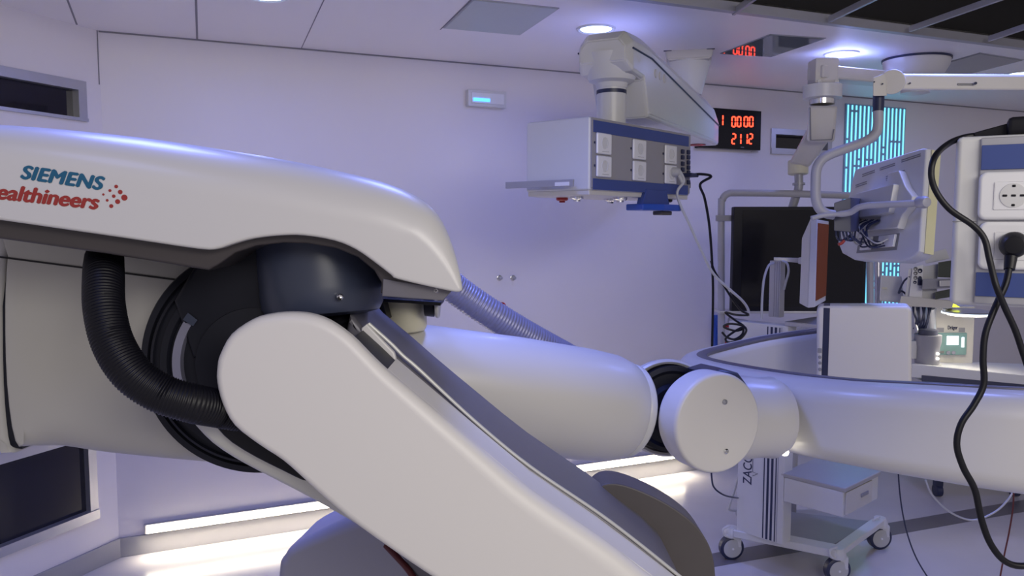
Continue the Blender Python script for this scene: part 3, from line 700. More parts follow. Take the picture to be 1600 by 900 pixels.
MB().hexa([PF.w(a, c, .012) for a, c in q] + [PF.w(a, c, -.02) for a, c in q], .003).build('handle_bracket', 'blue', pn)
p = PF.w(.60, 0, -.01); MB().box(V((p.x, p.y, zb - .072)), (.09, .05, .018), PF.u, PF.n, Z, .004).build('handle_latch', 'brown', pn)
for a, c, r, m in ((.10, -.13, .028, 'steel'), (.32, -.06, .032, 'steel'), (.72, -.06, .03, 'black'), (.20, -.28, .026, 'red'), (.46, -.2, .03, 'steel')):
    p = PF.w(a, 0, c); MB().lathe(V((p.x, p.y, zb - .004)), -Z, [(0, r), (.012, r), (.016, r * .8), (.016, r * .5), (.024, r * .5), (.024, 0)], 24).build('gas_outlet', m, pn)
MB().pbox(PF, LL, vb + .05, LL + .05, vb + .08, -.05, -.02, .004).build('cable_clip', 'greyink', pn)
u, v = PF.uv(962, 200); cz0 = PF.w(0, vt)[2]
cc = PF.w(.40, 0, -.16); cc = V((cc.x, cc.y, cz0)); S0 = V((cc.x, cc.y, 0))
zc = P(962, 135, cc.y / math.cos(PITCH)).z
d_ = cc.y
zt = CZ + (350 - 132) / F * d_ * 1.0
MB().cyl(cc - Z * .02, V((cc.x, cc.y, zt)), .064, n=48).build('column', 'pend', pn)
MB().lathe(V((cc.x, cc.y, zt - .055)), Z, [(0, .066), (.016, .066)], 48).build('column_ring', 'ink', pn)
z1 = CZ + (350 - 84) / F * d_ ; 
MB().lathe(V((cc.x, cc.y, zt - .03)), Z, [(0, .066), (.02, .072), (.03, .10), (.10, .125), (.14, .13)], 48).build('column_cap', 'pend', pn)
# arm: near head at the column, far end in front of the clock
ad = az(27.5); asd = V((ad.y, -ad.x, 0))
A0 = V((cc.x, cc.y, 0)) - ad * .12; A1 = A0 + ad * 1.80
zh0, zl0 = CZ + (350 - 60) / F * d_, CZ + (350 - 128) / F * d_
def arm_sec(p, w_, z0, z1, ch): return [p + asd * (w_ - ch) + Z * z1, p + asd * w_ + Z * (z1 - ch * 1.2), p + asd * w_ + Z * (z0 + ch * .3), p + asd * (w_ - ch * .3) + Z * z0, p - asd * (w_ - ch * .3) + Z * z0, p - asd * w_ + Z * (z0 + ch * .3), p - asd * w_ + Z * (z1 - ch * 1.2), p - asd * (w_ - ch) + Z * z1]
b = MB(); SS = [arm_sec(A0, .105, zl0 + .05, zh0 - .05, .03), arm_sec(A0 + ad * .05, .125, zl0 + .01, zh0 - .01, .04), arm_sec(A0 + ad * .20, .125, zl0, zh0, .045), arm_sec(A0 + ad * .27, .125, 2.25, zh0, .045), arm_sec(A0 + ad * 1.55, .115, 2.25, 2.50, .05), arm_sec(A0 + ad * 1.76, .09, 2.255, 2.43, .03), arm_sec(A1 + ad * .02, .055, 2.27, 2.38, .02)]
rg = [[b.b.verts.new(p) for p in s_] for s_ in SS]
for r1, r2 in zip(rg, rg[1:]):
    for j in range(8): b.b.faces.new((r1[j], r1[(j + 1) % 8], r2[(j + 1) % 8], r2[j]))
b.b.faces.new(rg[0]); b.b.faces.new(rg[-1])
bmesh.ops.bevel(b.b, geom=b.b.edges[:], offset=.006, segments=2, affect='EDGES')
pa_ = b.build('pendant_arm', 'pend', pn)
zm0, zm1 = 2.515, 2.375
b = MB()
for sgn in (1, -1):
    b.tube([A0 + ad * .04 + asd * sgn * .1255 + Z * zm0, A0 + ad * .30 + asd * sgn * .126 + Z * zm0, A0 + ad * 1.55 + asd * sgn * .1165 + Z * zm1, A0 + ad * 1.76 + asd * sgn * .0915 + Z * zm1], .0045, 6, 1, smooth=False)
b.build('arm_seam', 'ink', pa_)
for k in range(3): MB().lathe(A0 + ad * (.36 + .07 * k) + asd * .1225 + Z * (zm0 - .055), asd, [(0, .020), (.006, .020), (.007, .016), (.007, 0)], 20).build('arm_bolt', 'pendw', pa_)
p = A0 + ad * 1.60 + Z * 2.249; MB().lathe(p, -Z, [(0, .05), (.004, .05), (.004, .042), (.002, .04), (.002, 0)], 28).build('warning_ring', 'red', pa_)
# mount joint near the ceiling at the far end
jc = A0 + ad * 1.38; zj = CZ + (350 - 122) / F * jc.y
jb = V((jc.x, jc.y, 0)); fw_ = V((jc.x, jc.y, 0)).normalized(); sd_ = V((fw_.y, -fw_.x, 0))
zt1 = CZ + (350 - 62) / F * jc.y; zt0 = CZ + (350 - 102) / F * jc.y
MB().lathe(jb + Z * (zh0 - .09), Z, [(0, .075), (.02, .08), (zt0 - zh0 + .09, .125)], 36).build('joint_neck', 'pend', pn)
q = [(-.12, zt0 - .01), (.12, zt0 - .01), (.135, zt0 + .05), (.125, zt1 - .02), (.10, zt1), (-.10, zt1), (-.125, zt1 - .02), (-.135, zt0 + .05)]
b = MB(); f_ = [b.b.verts.new(jb - fw_ * .13 + sd_ * a + Z * c) for a, c in q]; k_ = [b.b.verts.new(jb + fw_ * .13 + sd_ * a + Z * c) for a, c in q]
b.b.faces.new(f_); b.b.faces.new(k_)
for j in range(8): b.b.faces.new((f_[j], f_[(j + 1) % 8], k_[(j + 1) % 8], k_[j]))
bmesh.ops.bevel(b.b, geom=b.b.edges[:], offset=.008, segments=2, affect='EDGES')
jm = b.build('mount_joint', 'pendw', pn)
for sg in (-1, 1): MB().box(jb - fw_ * .128 + sd_ * sg * .118 + Z * (zt0 + .045), (.045, .02, .014), sd_, fw_, Z, .002).build('joint_mark', 'ink', jm)
MB().cyl(jb + Z * (zt1 - .01), jb + Z * H, .07, n=32).build('mount_tube', 'pendw', pn)

# cords plugged into the pendant
def wp(x, y, off=.03):
    u, v = PF.uv(x, y); return PF.w(u, v, off)
c = tag(MB().tube([wp(1047, 268, .05), wp(1050, 284, .06), P(1058, 305, 3.62), P(1078, 352, 3.68), P(1098, 396, 3.76), P(1115, 428, 3.84), P(1140, 452, 3.92), P(1160, 470, 4.0), P(1169, 484, 4.04), P(1169, 496, 4.05)], .0065, 10).build('mains_cable', 'greycord'), 'light grey cord from the pendant socket slanting down to the trolley', 'cord')
u, v = PF.uv(1046, 269); p = PF.w(u, v, .018)
b = MB(); b.lathe(p, PF.n, [(0, .021), (.02, .020), (.034, .013), (.034, 0)], 20); b.tube([p + PF.n * .02, wp(1048, 276, .045), wp(1050, 288, .055)], .009, 10)
b.build('plug', 'greycord', c)
c = tag(MB().tube([wp(1066, 274, .02), wp(1074, 273, .07), wp(1084, 277, .09), P(1094, 288, 3.72), P(1101, 310, 3.75), P(1108, 350, 3.8), P(1112, 400, 3.9), P(1114, 450, 4.0), P(1113.5, 500, 4.05), P(1112.5, 541, 4.1)], .0062, 10).build('mains_cable', 'black'), 'black cord from the pendant terminals hanging straight down past the blue wall bracket', 'cord')
MB().pbox(PF, PF.uv(1062, 274)[0], PF.uv(1066, 277)[1], PF.uv(1074, 274)[0], PF.uv(1066, 271)[1], .012, .06, .004).build('plug', 'ink', c)
lp = [P(1111, 408, 3.92), P(1117, 425, 3.95), P(1132, 448, 3.98), P(1146, 470, 4.0), P(1158, 485, 4.0), P(1170, 492, 4.0), P(1150, 492, 4.0), P(1133, 488, 4.0), P(1148, 500, 4.0), P(1163, 511, 4.0), P(1150, 517, 3.98), P(1131, 511, 3.98), P(1140, 506, 3.98), P(1160, 509, 3.98), P(1166, 517, 3.97), P(1156, 530, 3.97), P(1139, 535, 3.97), P(1134, 529, 3.97), P(1146, 519, 3.96), P(1160, 512, 3.96), P(1160, 522, 3.96), P(1148, 530, 3.95), P(1136, 527, 3.95), P(1128, 519, 3.95)]
tag(MB().tube(lp, .0055, 8, 5).build('mains_cable', 'black'), 'black cord bundled in loose loops on the trolley column', 'cord')

# ---------------- wide black screen in its tubular stand ----------------
sc = thing('display_screen', P(1250, 821, 4.7), 'large black switched-off screen with a tubular frame behind the trolley', 'screen')
SP = face_plane(1250, 405, 4.6)
a, c = SP.uv(1143.5, 487), SP.uv(1357, 323)
MB().pbox(SP, a[0], a[1], c[0], c[1], -.06, 0, .006).build('bezel', 'screen', sc)
MB().pbox(SP, a[0] + .05, a[1] + .03, c[0] - .02, c[1] - .02, 0, .002).build('glass', 'blackgloss', sc)
MB().pbox(SP, a[0] - .07, a[1] - .012, c[0] + .02, a[1] + .004, -.14, .0, .003).build('shelf', 'alu', sc)
fr = [P(1127, 540, 4.68), P(1127, 510, 4.68), P(1127, 330, 4.68), P(1129, 312, 4.68), P(1137, 303, 4.68), P(1155, 301.5, 4.68), P(1250, 303, 4.68), P(1330, 306, 4.68), P(1352, 309, 4.68), P(1358, 322, 4.68), P(1359, 360, 4.68), P(1360, 520, 4.68)]
MB().tube(fr, .0205, 16, 5).build('stand_frame', 'tube', sc)
MB().box(P(1131, 341, 4.66), (.09, .03, .035), bev=.003).build('frame_clamp', 'grey', sc)
b = MB(); p0 = P(1127, 540, 4.68); p1 = P(1360, 520, 4.68); b.tube([p0, p0 - Z * .08 + V((.08, 0, 0)), p1 - Z * .08 - V((.08, 0, 0)), p1], .02, 12, 6)
m_ = (p0 + p1) / 2; b.cyl(V((m_.x, m_.y, .03)), V((m_.x, m_.y, p0.z - .06)), .03); b.box(V((m_.x, m_.y, .02)), (.6, .22, .04), bev=.01); b.build('stand_base', 'tube', sc)
b = MB(); b.tube([p0 + V((.04, 0, .15)), V((m_.x, m_.y + .02, p0.z + .1)), p1 + V((-.04, 0, .15))], .018, 10, 4); b.build('stand_crossbar', 'tube', sc)

# ---------------- equipment trolley ----------------
ta = V((.673, -.740, 0)).normalized(); tb = V((.80, .60, 0)); tb = V((-ta.y, ta.x, 0)); 
if tb.x < 0: tb = -tb
L0 = P(1225, 745, 3.97)           # drawer's left front corner
TO = V((L0.x, L0.y, 0))
tr = thing('equipment_trolley', (TO.x, TO.y, 0), 'light grey equipment trolley with striped column, drawer and casters under the robot arm', 'trolley')
TP = Plane(TO - ta * .26, V((-tb.x, -tb.y, 0)))     # face of the column, u along ta
def tbox(name, m, u0, v0, u1, v1, c0, c1, bev=.004, parent=None): return MB().pbox(TP, u0, v0, u1, v1, c0, c1, bev).build(name, m, parent or tr)
ctop = CZ - (500 - 350) / F * 4.15
col_ = tbox('column', 'pend', 0, .17, .26, ctop, -.085, 0, .004)
uS = lambda x: TP.uv(x, 760)[0]
b = MB()
for x, hw in ((1193.5, .0028), (1199.5, .0060), (1206, .0060), (1212, .0028)): b.pbox(TP, uS(x) - hw, .175, uS(x) + hw, .82, 0, .0012); b.pbox(TP, uS(x) - hw, ctop - .13, uS(x) + hw, ctop - .012, 0, .0012)
b.build('column_stripe', 'ink', col_)
b = MB(); b.pbox(TP, uS(1199), ctop - .08, uS(1206), ctop - .065, .0012, .002); b.build('column_logo', 'ink', col_)
tbox('column_top', 'pend', -.075, ctop - .16, .20, ctop - .004, -.085, -.003, .004, col_)
tbox('column_groove', 'grille', uS(1215) - .002, .175, uS(1215) + .002, ctop - .01, 0, .001, 0, col_)
hx = TP.hit(1178, 758); hy = TP.hit(1178, 700)
text('ZACO', TP.w(*TP.uv(1174, 758)), TP.w(TP.uv(1174, 758)[0], TP.uv(1174, 758)[1] + .155), -ta, .052, 'lettering', 'ink', col_, fat=.0006)
u, v = TP.uv(1174, 758)
b = MB(); zz_ = [(.0, .050), (-.05, .068), (.0, .070), (.002, .16)]
b.tube([TP.w(u - a * .6 + .006, v + c, .001) for a, c in zz_], .0015, 5, 1, smooth=False); b.build('pulse_line', 'ink', col_)
# drawer box
dz1 = L0.z; dz0 = dz1 - .125
Q = [TO, TO + ta * .30, TO + ta * .30 + tb * .385, TO + tb * .385]
prism(Q, dz0, dz1 - .003, .006).build('drawer_box', 'pend', tr)
prism([TO - ta * .02 - tb * .02 * 0, TO + ta * .31, TO + ta * .31 + tb * .39, TO + tb * .39 - ta * .02], dz1 - .004, dz1 + .018, .005).build('shelf', 'shelfgrey', tr)
DQ = Plane(TO + ta * .30 + Z * ((dz0 + dz1) / 2), ta)
w0 = DQ.u.dot(tb)
dr = MB().pbox(DQ, .02 * w0, -.055, .30 * w0, .055, 0, .008, .003).build('drawer', 'pendw', tr)
MB().pbox(DQ, .17 * w0, -.004, .25 * w0, .014, .008, .013, .003).build('drawer_handle', 'grey', dr)
prism([TO - ta * .02, TO + ta * .20, TO + ta * .20 + tb * .40, TO + tb * .40 - ta * .02], ctop + .000, ctop + .022, .005).build('shelf', 'alu', tr)
b = MB(); b.box(TO + ta * .02 + tb * .12 + Z * (ctop - .10), (.10, .2, .09), ta, tb, Z, .004)
for k in range(6): b.box(TO + ta * (.075) + tb * (.05 + .04 * k) + Z * (ctop - .09), (.02, .02, .04), ta, tb, Z, .002)
b.build('connector_rack', 'pendw', tr)
b = MB()
for k in range(5): b.box(TO + ta * (.09) + tb * (.05 + .05 * k) + Z * (ctop - .095 + .01 * (k % 2)), (.015, .018, .02), ta, tb, Z, .002)
b.build('connector_plug', 'ink', tr)
# base frame and casters
CL_, CF_, CR_ = P(1140, 873, 4.26), P(1307, 912, 3.97), P(1373, 858, 4.38)
cl_, cf_, cr_ = onz(1142, 873, 0), onz(1307, 909, 0), onz(1373, 857, 0); ck_ = cl_ + (cr_ - cf_)
def bar(p, q, w_, z0, z1):
    p = V((p.x, p.y, 0)); q = V((q.x, q.y, 0)); d_ = (q - p).normalized(); s_ = Z.cross(d_) * w_
    return [p + s_, p - s_, q - s_, q + s_]
prism(bar(cl_ - (cl_ - cf_).normalized() * .02, cf_ + (cf_ - cl_).normalized() * .0, .045, 0, 0), .135, .175, .006).build('base_bar', 'pend', tr)
prism(bar(cf_, cr_, .03, 0, 0), .140, .172, .006).build('base_bar', 'pend', tr)
prism([cl_.lerp(cf_, .15), cl_.lerp(cf_, .92), cr_.lerp(cf_, .10), ck_.lerp(cl_, .3)], .138, .168, .006).build('base_tray', 'tray', tr)
for i, cp_ in enumerate((cl_, cf_, cr_, ck_)):
    p = V((cp_.x, cp_.y, 0)); ax_ = V((.12, -1, 0)).normalized(); c0_ = p + Z * .064
    f = MB().lathe(p + Z * .125, Z, [(0, .040), (.015, .042), (.03, .040), (.05, .030), (.052, 0)], 24)
    f.box(p + Z * .10 + V((.025, .01, 0)), (.05, .062, .07), bev=.008); 
    f.tube([p + V((-.02, -.03, .135)), p + V((-.05, -.045, .15)), p + V((-.055, -.045, .18)), p + V((-.02, -.04, .195))], .006, 8)
    f = f.build('caster_fork', 'pend', tr)
    MB().lathe(c0_ - ax_ * .022, ax_, [(0, .046), (.001, .056), (.006, .064), (.038, .064), (.043, .056), (.044, .050)], 40).build('tyre', 'ink', f)
    MB().lathe(c0_ - ax_ * .020, ax_, [(0, .052), (.038, .052), (.044, .048), (.046, .01), (.047, 0)], 36).build('wheel', 'wheelgrey', f)
    MB().lathe(c0_ + ax_ * .026, ax_, [(0, .006), (.003, .006), (.004, 0)], 12).build('axle_bolt', 'socket', f)
# post on the trolley with arm plate and cable loops
pz0, pz1 = ctop + .02, CZ - (407 - 350) / F * 4.1
pc = P(1214, 450, 4.12); pc = V((pc.x, pc.y, 0))
po_ = MB().box(pc + Z * (pz0 + pz1) / 2, (.062, .05, pz1 - pz0), ta, tb, Z, .004).build('monitor_post', 'alu', tr)
b = MB()
for k in (-.012, .0, .012): b.box(pc + tb * -.0252 + ta * (.012 + k) + Z * (pz0 + pz1) / 2, (.003, .002, pz1 - pz0 - .01), ta, tb, Z)
b.build('post_groove', 'grey', po_)
b = MB(); e_ = P(1248, 407, 4.08); b.hexa([P(1209, 402, 4.08), P(1249, 403, 4.05), P(1249, 411, 4.05), P(1209, 407, 4.08), P(1209, 402, 4.16), P(1249, 403, 4.13), P(1249, 411, 4.13), P(1209, 407, 4.16)], .002); b.build('post_arm', 'alu', po_)
MB().tube([P(1209, 411, 4.08), P(1201, 415, 4.06), P(1194, 435, 4.05), P(1191, 465, 4.05), P(1190, 498, 4.06)], .006, 8).build('post_cable', 'greycord', po_)
MB().tube([P(1222, 408, 4.06), P(1230, 412, 4.05), P(1232, 425, 4.05), P(1228, 440, 4.06), P(1225, 452, 4.08)], .006, 8).build('post_cable', 'greycord', po_)

# side-on monitor carried by the post
mo = thing('side_monitor', P(1275, 480, 3.9), 'white monitor seen edge-on with a reddish picture, on the trolley post', 'monitor')
n_a, n_b, f_a, f_b = P(1277, 343, 3.75), P(1273, 480, 3.75), P(1295, 346, 4.08), P(1290, 470, 4.08)
dn2 = V(((f_a - n_a).y, -(f_a - n_a).x, 0)).normalized() * -1
bk = [n_a + dn2 * .03, f_a + dn2 * .03, f_b + dn2 * .03, n_b + dn2 * .03]
back = [P(1253, 372, 3.86), P(1262, 372, 4.10), P(1262, 465, 4.10), P(1249, 474, 3.86)]
b = MB(); b.hexa([n_a, f_a, f_b, n_b, P(1267, 340, 3.78), P(1283, 345, 4.11), P(1279, 470, 4.11), P(1262, 481, 3.78)], .003)
b.hexa([P(1267, 340, 3.78), P(1283, 345, 4.11), P(1279, 470, 4.11), P(1262, 481, 3.78)] + back, .004); b.build('casing', 'pend', mo)
sn = (f_a - n_a).cross(n_b - n_a).normalized()
if sn.dot(C0 - n_a) < 0: sn = -sn
def bl(s, t): return n_a.lerp(f_a, s).lerp(n_b.lerp(f_b, s), t)
MB().hexa([bl(.05, .04) + sn * .003, bl(.96, .04) + sn * .003, bl(.96, .93) + sn * .003, bl(.05, .93) + sn * .003] + [bl(.05, .04) - sn * .002, bl(.96, .04) - sn * .002, bl(.96, .93) - sn * .002, bl(.05, .93) - sn * .002]).build('display', 'xray', mo)
MB().hexa([P(1247, 403, 4.02), P(1258, 400, 3.98), P(1258, 414, 3.98), P(1247, 412, 4.02), P(1247, 403, 4.08), P(1258, 400, 4.04), P(1258, 414, 4.04), P(1247, 412, 4.08)], .002).build('mount_bracket', 'alu', mo)

# ---------------- boom arm with the monitor seen from behind ----------------
bo_ = thing('boom_arm', P(1600, 128, 2.9), 'beige horizontal boom arm with a bent grey tube carrying the large monitor', 'boom arm')
b = MB(); b.hexa([P(1402, 115, 3.0), P(1750, 117, 2.9), P(1750, 142, 2.9), P(1402, 141, 3.0), P(1402, 115, 3.07), P(1750, 117, 2.97), P(1750, 142, 2.97), P(1402, 141, 3.07)], .012, 3); bm_ = b.build('boom', 'pendw', bo_)
MB().hexa([P(1497, 130, 2.9665), P(1520, 130, 2.9600), P(1520, 133, 2.9600), P(1497, 133, 2.9665), P(1497, 130, 2.98), P(1520, 130, 2.975), P(1520, 133, 2.975), P(1497, 133, 2.98)]).build('faded_print', 'greyink', bm_)
MB().cyl(P(1524.5, 130, 2.945), P(1524.5, 130, 2.97), .005, n=12).build('rivet', 'ink', bm_)
MB().cyl(P(1394, 128, 2.985), P(1394, 128, 3.08), .046, n=40, bev=.005).build('knuckle', 'pendw', bo_)
b = MB(); b.hexa([P(1364, 121, 2.99), P(1384, 114, 2.99), P(1386, 150, 2.99), P(1364, 150, 2.99), P(1364, 121, 3.06), P(1384, 114, 3.06), P(1386, 150, 3.06), P(1364, 150, 3.06)], .004); b.build('knuckle_block', 'pendw', bo_)
for x, y in ((1366, 128), (1379, 131), (1422, 130)): MB().cyl(P(x, y, 2.992 if x < 1400 else 2.996), P(x, y, 2.982), .003, n=12).build('pin', 'ink', bo_)
MB().cyl(P(1373, 149, 3.03), P(1372, 174, 3.03), .0205, n=28).build('black_collar', 'ink', bo_)
MB().tube([P(1372, 172, 3.03), P(1372, 196, 3.03), P(1367, 210, 3.03), P(1352, 221, 3.03), P(1325, 231, 3.03), P(1298, 241, 3.03), P(1284, 250, 3.03), P(1276, 264, 3.03), P(1274.5, 285, 3.03), P(1275, 310, 3.03), P(1280, 325, 3.03), P(1290, 333, 3.03), P(1303, 336, 3.03)], .0185, 16, 6).build('bent_tube', 'tube', bo_)
MB().tube([P(1268, 341, 3.0), P(1290, 336, 3.0), P(1325, 333, 2.98), P(1345, 323, 2.94), P(1380, 320, 2.88), P(1425, 318, 2.80), P(1440, 316, 2.78)], lambda t: .012 if t > .25 else .009, 12, 6).build('yoke', 'tube', bo_)
MB().lathe(P(1436, 316, 2.79), P(1450, 316, 2.74) - P(1436, 316, 2.79), [(-.01, .012), (0, .020), (.03, .022), (.045, .016), (.05, 0)], 20).build('yoke_knob', 'tube', bo_)
MB().cyl(P(1750, 130, 2.935), V((P(1750, 130, 2.935).x, P(1750, 130, 2.935).y, H)), .04).build('ceiling_post', 'pendw', bo_)

mt = thing('rear_view_monitor', P(1385, 400, 3.1), 'large tilted grey monitor seen from behind with open cable panel', 'monitor')
mTL, mTR, mBR, mBL = P(1336, 268, 3.45), P(1447, 229, 2.85), P(1431, 400, 2.85), P(1312, 405, 3.45)
mn = (mTR - mTL).cross(mBL - mTL).normalized()
if mn.dot(C0 - mTL) < 0: mn = -mn
MPl = Plane((mTL + mTR + mBR + mBL) / 4, mn); MPl.u = (mTR - mTL + mBR - mBL).normalized(); MPl.v = MPl.n.cross(MPl.u).normalized()
loc = [MPl.uv(*q) for q in ((1338, 267), (1345, 262), (1438, 231), (1444, 232), (1432, 392), (1424, 401), (1405, 408), (1335, 406), (1318, 396), (1312, 380))]
MB().shell(MPl, loc, .055, .008, px=False).build('back_cover', 'pend', mt)
loc2 = [MPl.uv(*q) for q in ((1449, 229), (1455, 232), (1442, 393), (1436, 397))]
b = MB(); q = [mTR, mBR]; o_ = -mn * .012
b.hexa([MPl.w(*MPl.uv(1443, 233), -.018), MPl.w(*MPl.uv(1430, 394), -.018), MPl.w(*MPl.uv(1430, 394), -.05), MPl.w(*MPl.uv(1443, 233), -.05)] + [x + MPl.u * .012 for x in (MPl.w(*MPl.uv(1443, 233), -.018), MPl.w(*MPl.uv(1430, 394), -.018), MPl.w(*MPl.uv(1430, 394), -.05), MPl.w(*MPl.uv(1443, 233), -.05))]); b.build('side_edge', 'yellow', mt)
def mbox(name, m, x0, y0, x1, y1, c0, c1, bev=.004, parent=None):
    a_, c_ = MPl.uv(x0, y1), MPl.uv(x1, y0); return MB().pbox(MPl, a_[0], a_[1], c_[0], c_[1], c0, c1, bev).build(name, m, parent or mt)
eb = mbox('electronics_box', 'pend', 1350, 290, 1415, 346, 0, .05, .006)
MB().shell(MPl, [MPl.uv(*q) for q in ((1398, 272), (1414, 268), (1423, 292), (1434, 308), (1431, 322), (1418, 338), (1411, 358), (1360, 362), (1385, 350))], .03, .004, px=False, back=-.028).build('bracket_plate', 'pend', mt)
mbox('faded_print', 'greyink', 1361, 327, 1374, 330, .050, .0506, 0, eb)
b = MB()
for x0, y0, x1, y1 in ((1350, 273, 1368, 266), (1350, 276, 1368, 269), (1376, 263, 1398, 255), (1376, 266, 1398, 258), (1408, 250, 1436, 240), (1408, 253, 1436, 243), (1340, 290, 1356, 284), (1340, 293, 1356, 287), (1385, 276, 1412, 266), (1385, 279, 1412, 269), (1385, 282, 1412, 272)):
    b.tube([MPl.w(*MPl.uv(x0, y0), .001), MPl.w(*MPl.uv(x1, y1), .001)], .002, 6, 1)
b.build('vent_slot', 'greyink', mt)
rc = mbox('cable_recess', 'greyink', 1340, 364, 1404, 396, 0, .002, .001)
for x0, y0, x1, y1 in ((1348, 370, 1366, 392), (1374, 366, 1401, 388)): mbox('connector_panel', 'socket', x0, y0, x1, y1, .002, .012, .002, rc)
rng = random.Random(3)
for k in range(9):
    x = 1346 + k * 6; x2 = 1344 + rng.random() * 50
    MB().tube([MPl.w(*MPl.uv(1362 + k * 3, 346), .03), MPl.w(*MPl.uv((x + 1360) / 2, 358), .05), MPl.w(*MPl.uv(x2, 376 + rng.random() * 14), .05), MPl.w(*MPl.uv(x2 + 10 * rng.random(), 372 + rng.random() * 14), .014)], .0035, 7, 6).build('cable', 'ink' if k % 3 else 'greycord', mt)
db = MB(); db.hexa([P(1303, 317, 3.05), P(1330, 308, 3.05), P(1330, 363, 3.05), P(1303, 361, 3.05), P(1318, 317, 3.3), P(1349, 310, 3.3), P(1349, 360, 3.3), P(1318, 358, 3.3)], .004); db.build('power_box', 'navybox', mt)
for k in range(5): MB().tube([P(1306 + 5 * k, 358, 3.06), P(1308 + 6 * k, 372 + 3 * (k % 2), 3.05), P(1318 + 5 * k, 376 - 4 * (k % 2), 3.08), P(1330 + 4 * k, 366 + 4 * k, 3.12)], .004, 7, 6).build('cable', 'ink', mt)
MB().tube([P(1310, 382, 3.04), P(1315, 380, 3.04), P(1319, 376, 3.04)], .006, 8).build('red_connector', 'logored', mt)

# ---------------- ceiling mount and hanging spring arm ----------------
hb = CE.hit(1432, 92); hb = V((hb.x, hb.y, 0))
cm = thing('spring_arm', (hb.x, hb.y, H), 'white jointed spring arm hanging from the large round ceiling mount', 'ceiling arm')
MB().lathe(hb + Z * H, -Z, [(0, .19), (.012, .19), (.014, .17)], 48).build('mount_gasket', 'ink', cm)
MB().lathe(hb + Z * (H - .012), -Z, [(0, .185), (.03, .18), (.075, .155), (.10, .11), (.105, 0)], 48).build('mount_cover', 'white', cm)
MB().lathe(hb + Z * (H - .10), -Z, [(0, .085), (.10, .08), (.105, .06), (.105, 0)], 36).build('mount_hub', 'white', cm)
sp = P(1286, 110, 4.5); sb = V((sp.x, sp.y, 0))
bd_ = (hb - sb).normalized(); bs_ = Z.cross(bd_)
zt_, zb_ = CZ + 250 / F * 4.5 + .0, CZ + 224 / F * 4.5
b = MB(); c_ = (sb + hb) / 2; L_ = (hb - sb).length
q = [sb - bd_ * .06 - bs_ * .065, sb - bd_ * .06 + bs_ * .065, hb + bs_ * .06, hb - bs_ * .06]
prism([x.copy() for x in q], zb_, zt_ - .02, .012).build('horizontal_arm', 'pendw', cm)
MB().box(sb + Z * (CZ + 236 / F * 4.5), (.135, .13, .145), bev=.015).build('arm_head', 'pendw', cm)
z_ = lambda y, d=4.5: CZ + (350 - y) / F * d
MB().lathe(sb + Z * z_(155), Z, [(0, .098), (.005, .105), (z_(133) - z_(155) - .005, .105), (z_(133) - z_(155), .098), (z_(133) - z_(155), 0)], 40).build('flange', 'pend', cm)
for dx in (-.045, .05): MB().cyl(sb + V((dx, -.075, z_(131))), sb + V((dx, -.062, z_(131))), .012, n=16).build('flange_bolt', 'steel', cm)
MB().lathe(sb + Z * z_(163), Z, [(0, .068), (.04, .07)], 36).build('chrome_ring', 'steel', cm)
b = MB(); b.hexa([P(1263, 165, 4.42), P(1309, 165, 4.42), P(1304, 222, 4.42), P(1260, 222, 4.42), P(1263, 165, 4.58), P(1309, 165, 4.58), P(1304, 222, 4.58), P(1260, 222, 4.58)], .018, 3); hd = b.build('spring_head', 'pendw', cm)
b = MB(); 
b.tube([P(1266, 168, 4.41), P(1267, 219, 4.41), P(1300, 218, 4.41), P(1303, 202, 4.41)], .003, 6, 1, smooth=False); b.build('head_seam', 'greyink', hd)
b = MB(); b.hexa([P(1262, 200, 4.44), P(1306, 205, 4.44), P(1264, 262, 4.64), P(1233, 255, 4.64), P(1262, 200, 4.56), P(1306, 205, 4.56), P(1264, 262, 4.76), P(1233, 255, 4.76)], .02, 3); b.build('spring_section', 'pendw', cm)
MB().cyl(P(1247, 250, 4.70), P(1247, 273, 4.70), .058, n=30, bev=.01).build('end_knob', 'cream', cm)
MB().tube([P(1248, 270, 4.70), P(1248, 292, 4.70), P(1244, 306, 4.72), P(1238, 325, 4.74), P(1234, 345, 4.76)], .025, 14, 5).build('drop_tube', 'grille', cm)
MB().cyl(P(1248, 286, 4.70), P(1248, 289, 4.70), .036, n=24).build('tube_ring', 'grille', cm)

# ---------------- right supply box with sockets ----------------
RP = face_plane(1528, 340, 1.38, -30)
rp = thing('socket_column', RP.hit(1560, 212), 'white supply column with blue bands and two large sockets beside the tilted monitor', 'supply column')
uu = lambda x: RP.uv(x, 340)[0]
vv_ = lambda y: RP.uv(1528, y)[1]
MB().pbox(RP, uu(1489), vv_(478), uu(1489) + .42, vv_(212), -.22, 0, .010, 3).build('column_body', 'pend', rp)
MB().pbox(RP, uu(1489) - .0005, vv_(346.5), uu(1526), vv_(345.5), -.2, .0006).build('body_joint', 'greyink', rp)
fp = MB().pbox(RP, uu(1527), vv_(474), uu(1489) + .41, vv_(216), 0, .006, .003).build('face_panel', 'grille', rp)
for y0, y1 in ((228, 266), (425, 462)): MB().pbox(RP, uu(1529), vv_(y1), uu(1489) + .40, vv_(y0), .006, .009, .001).build('blue_band', 'blue', rp)
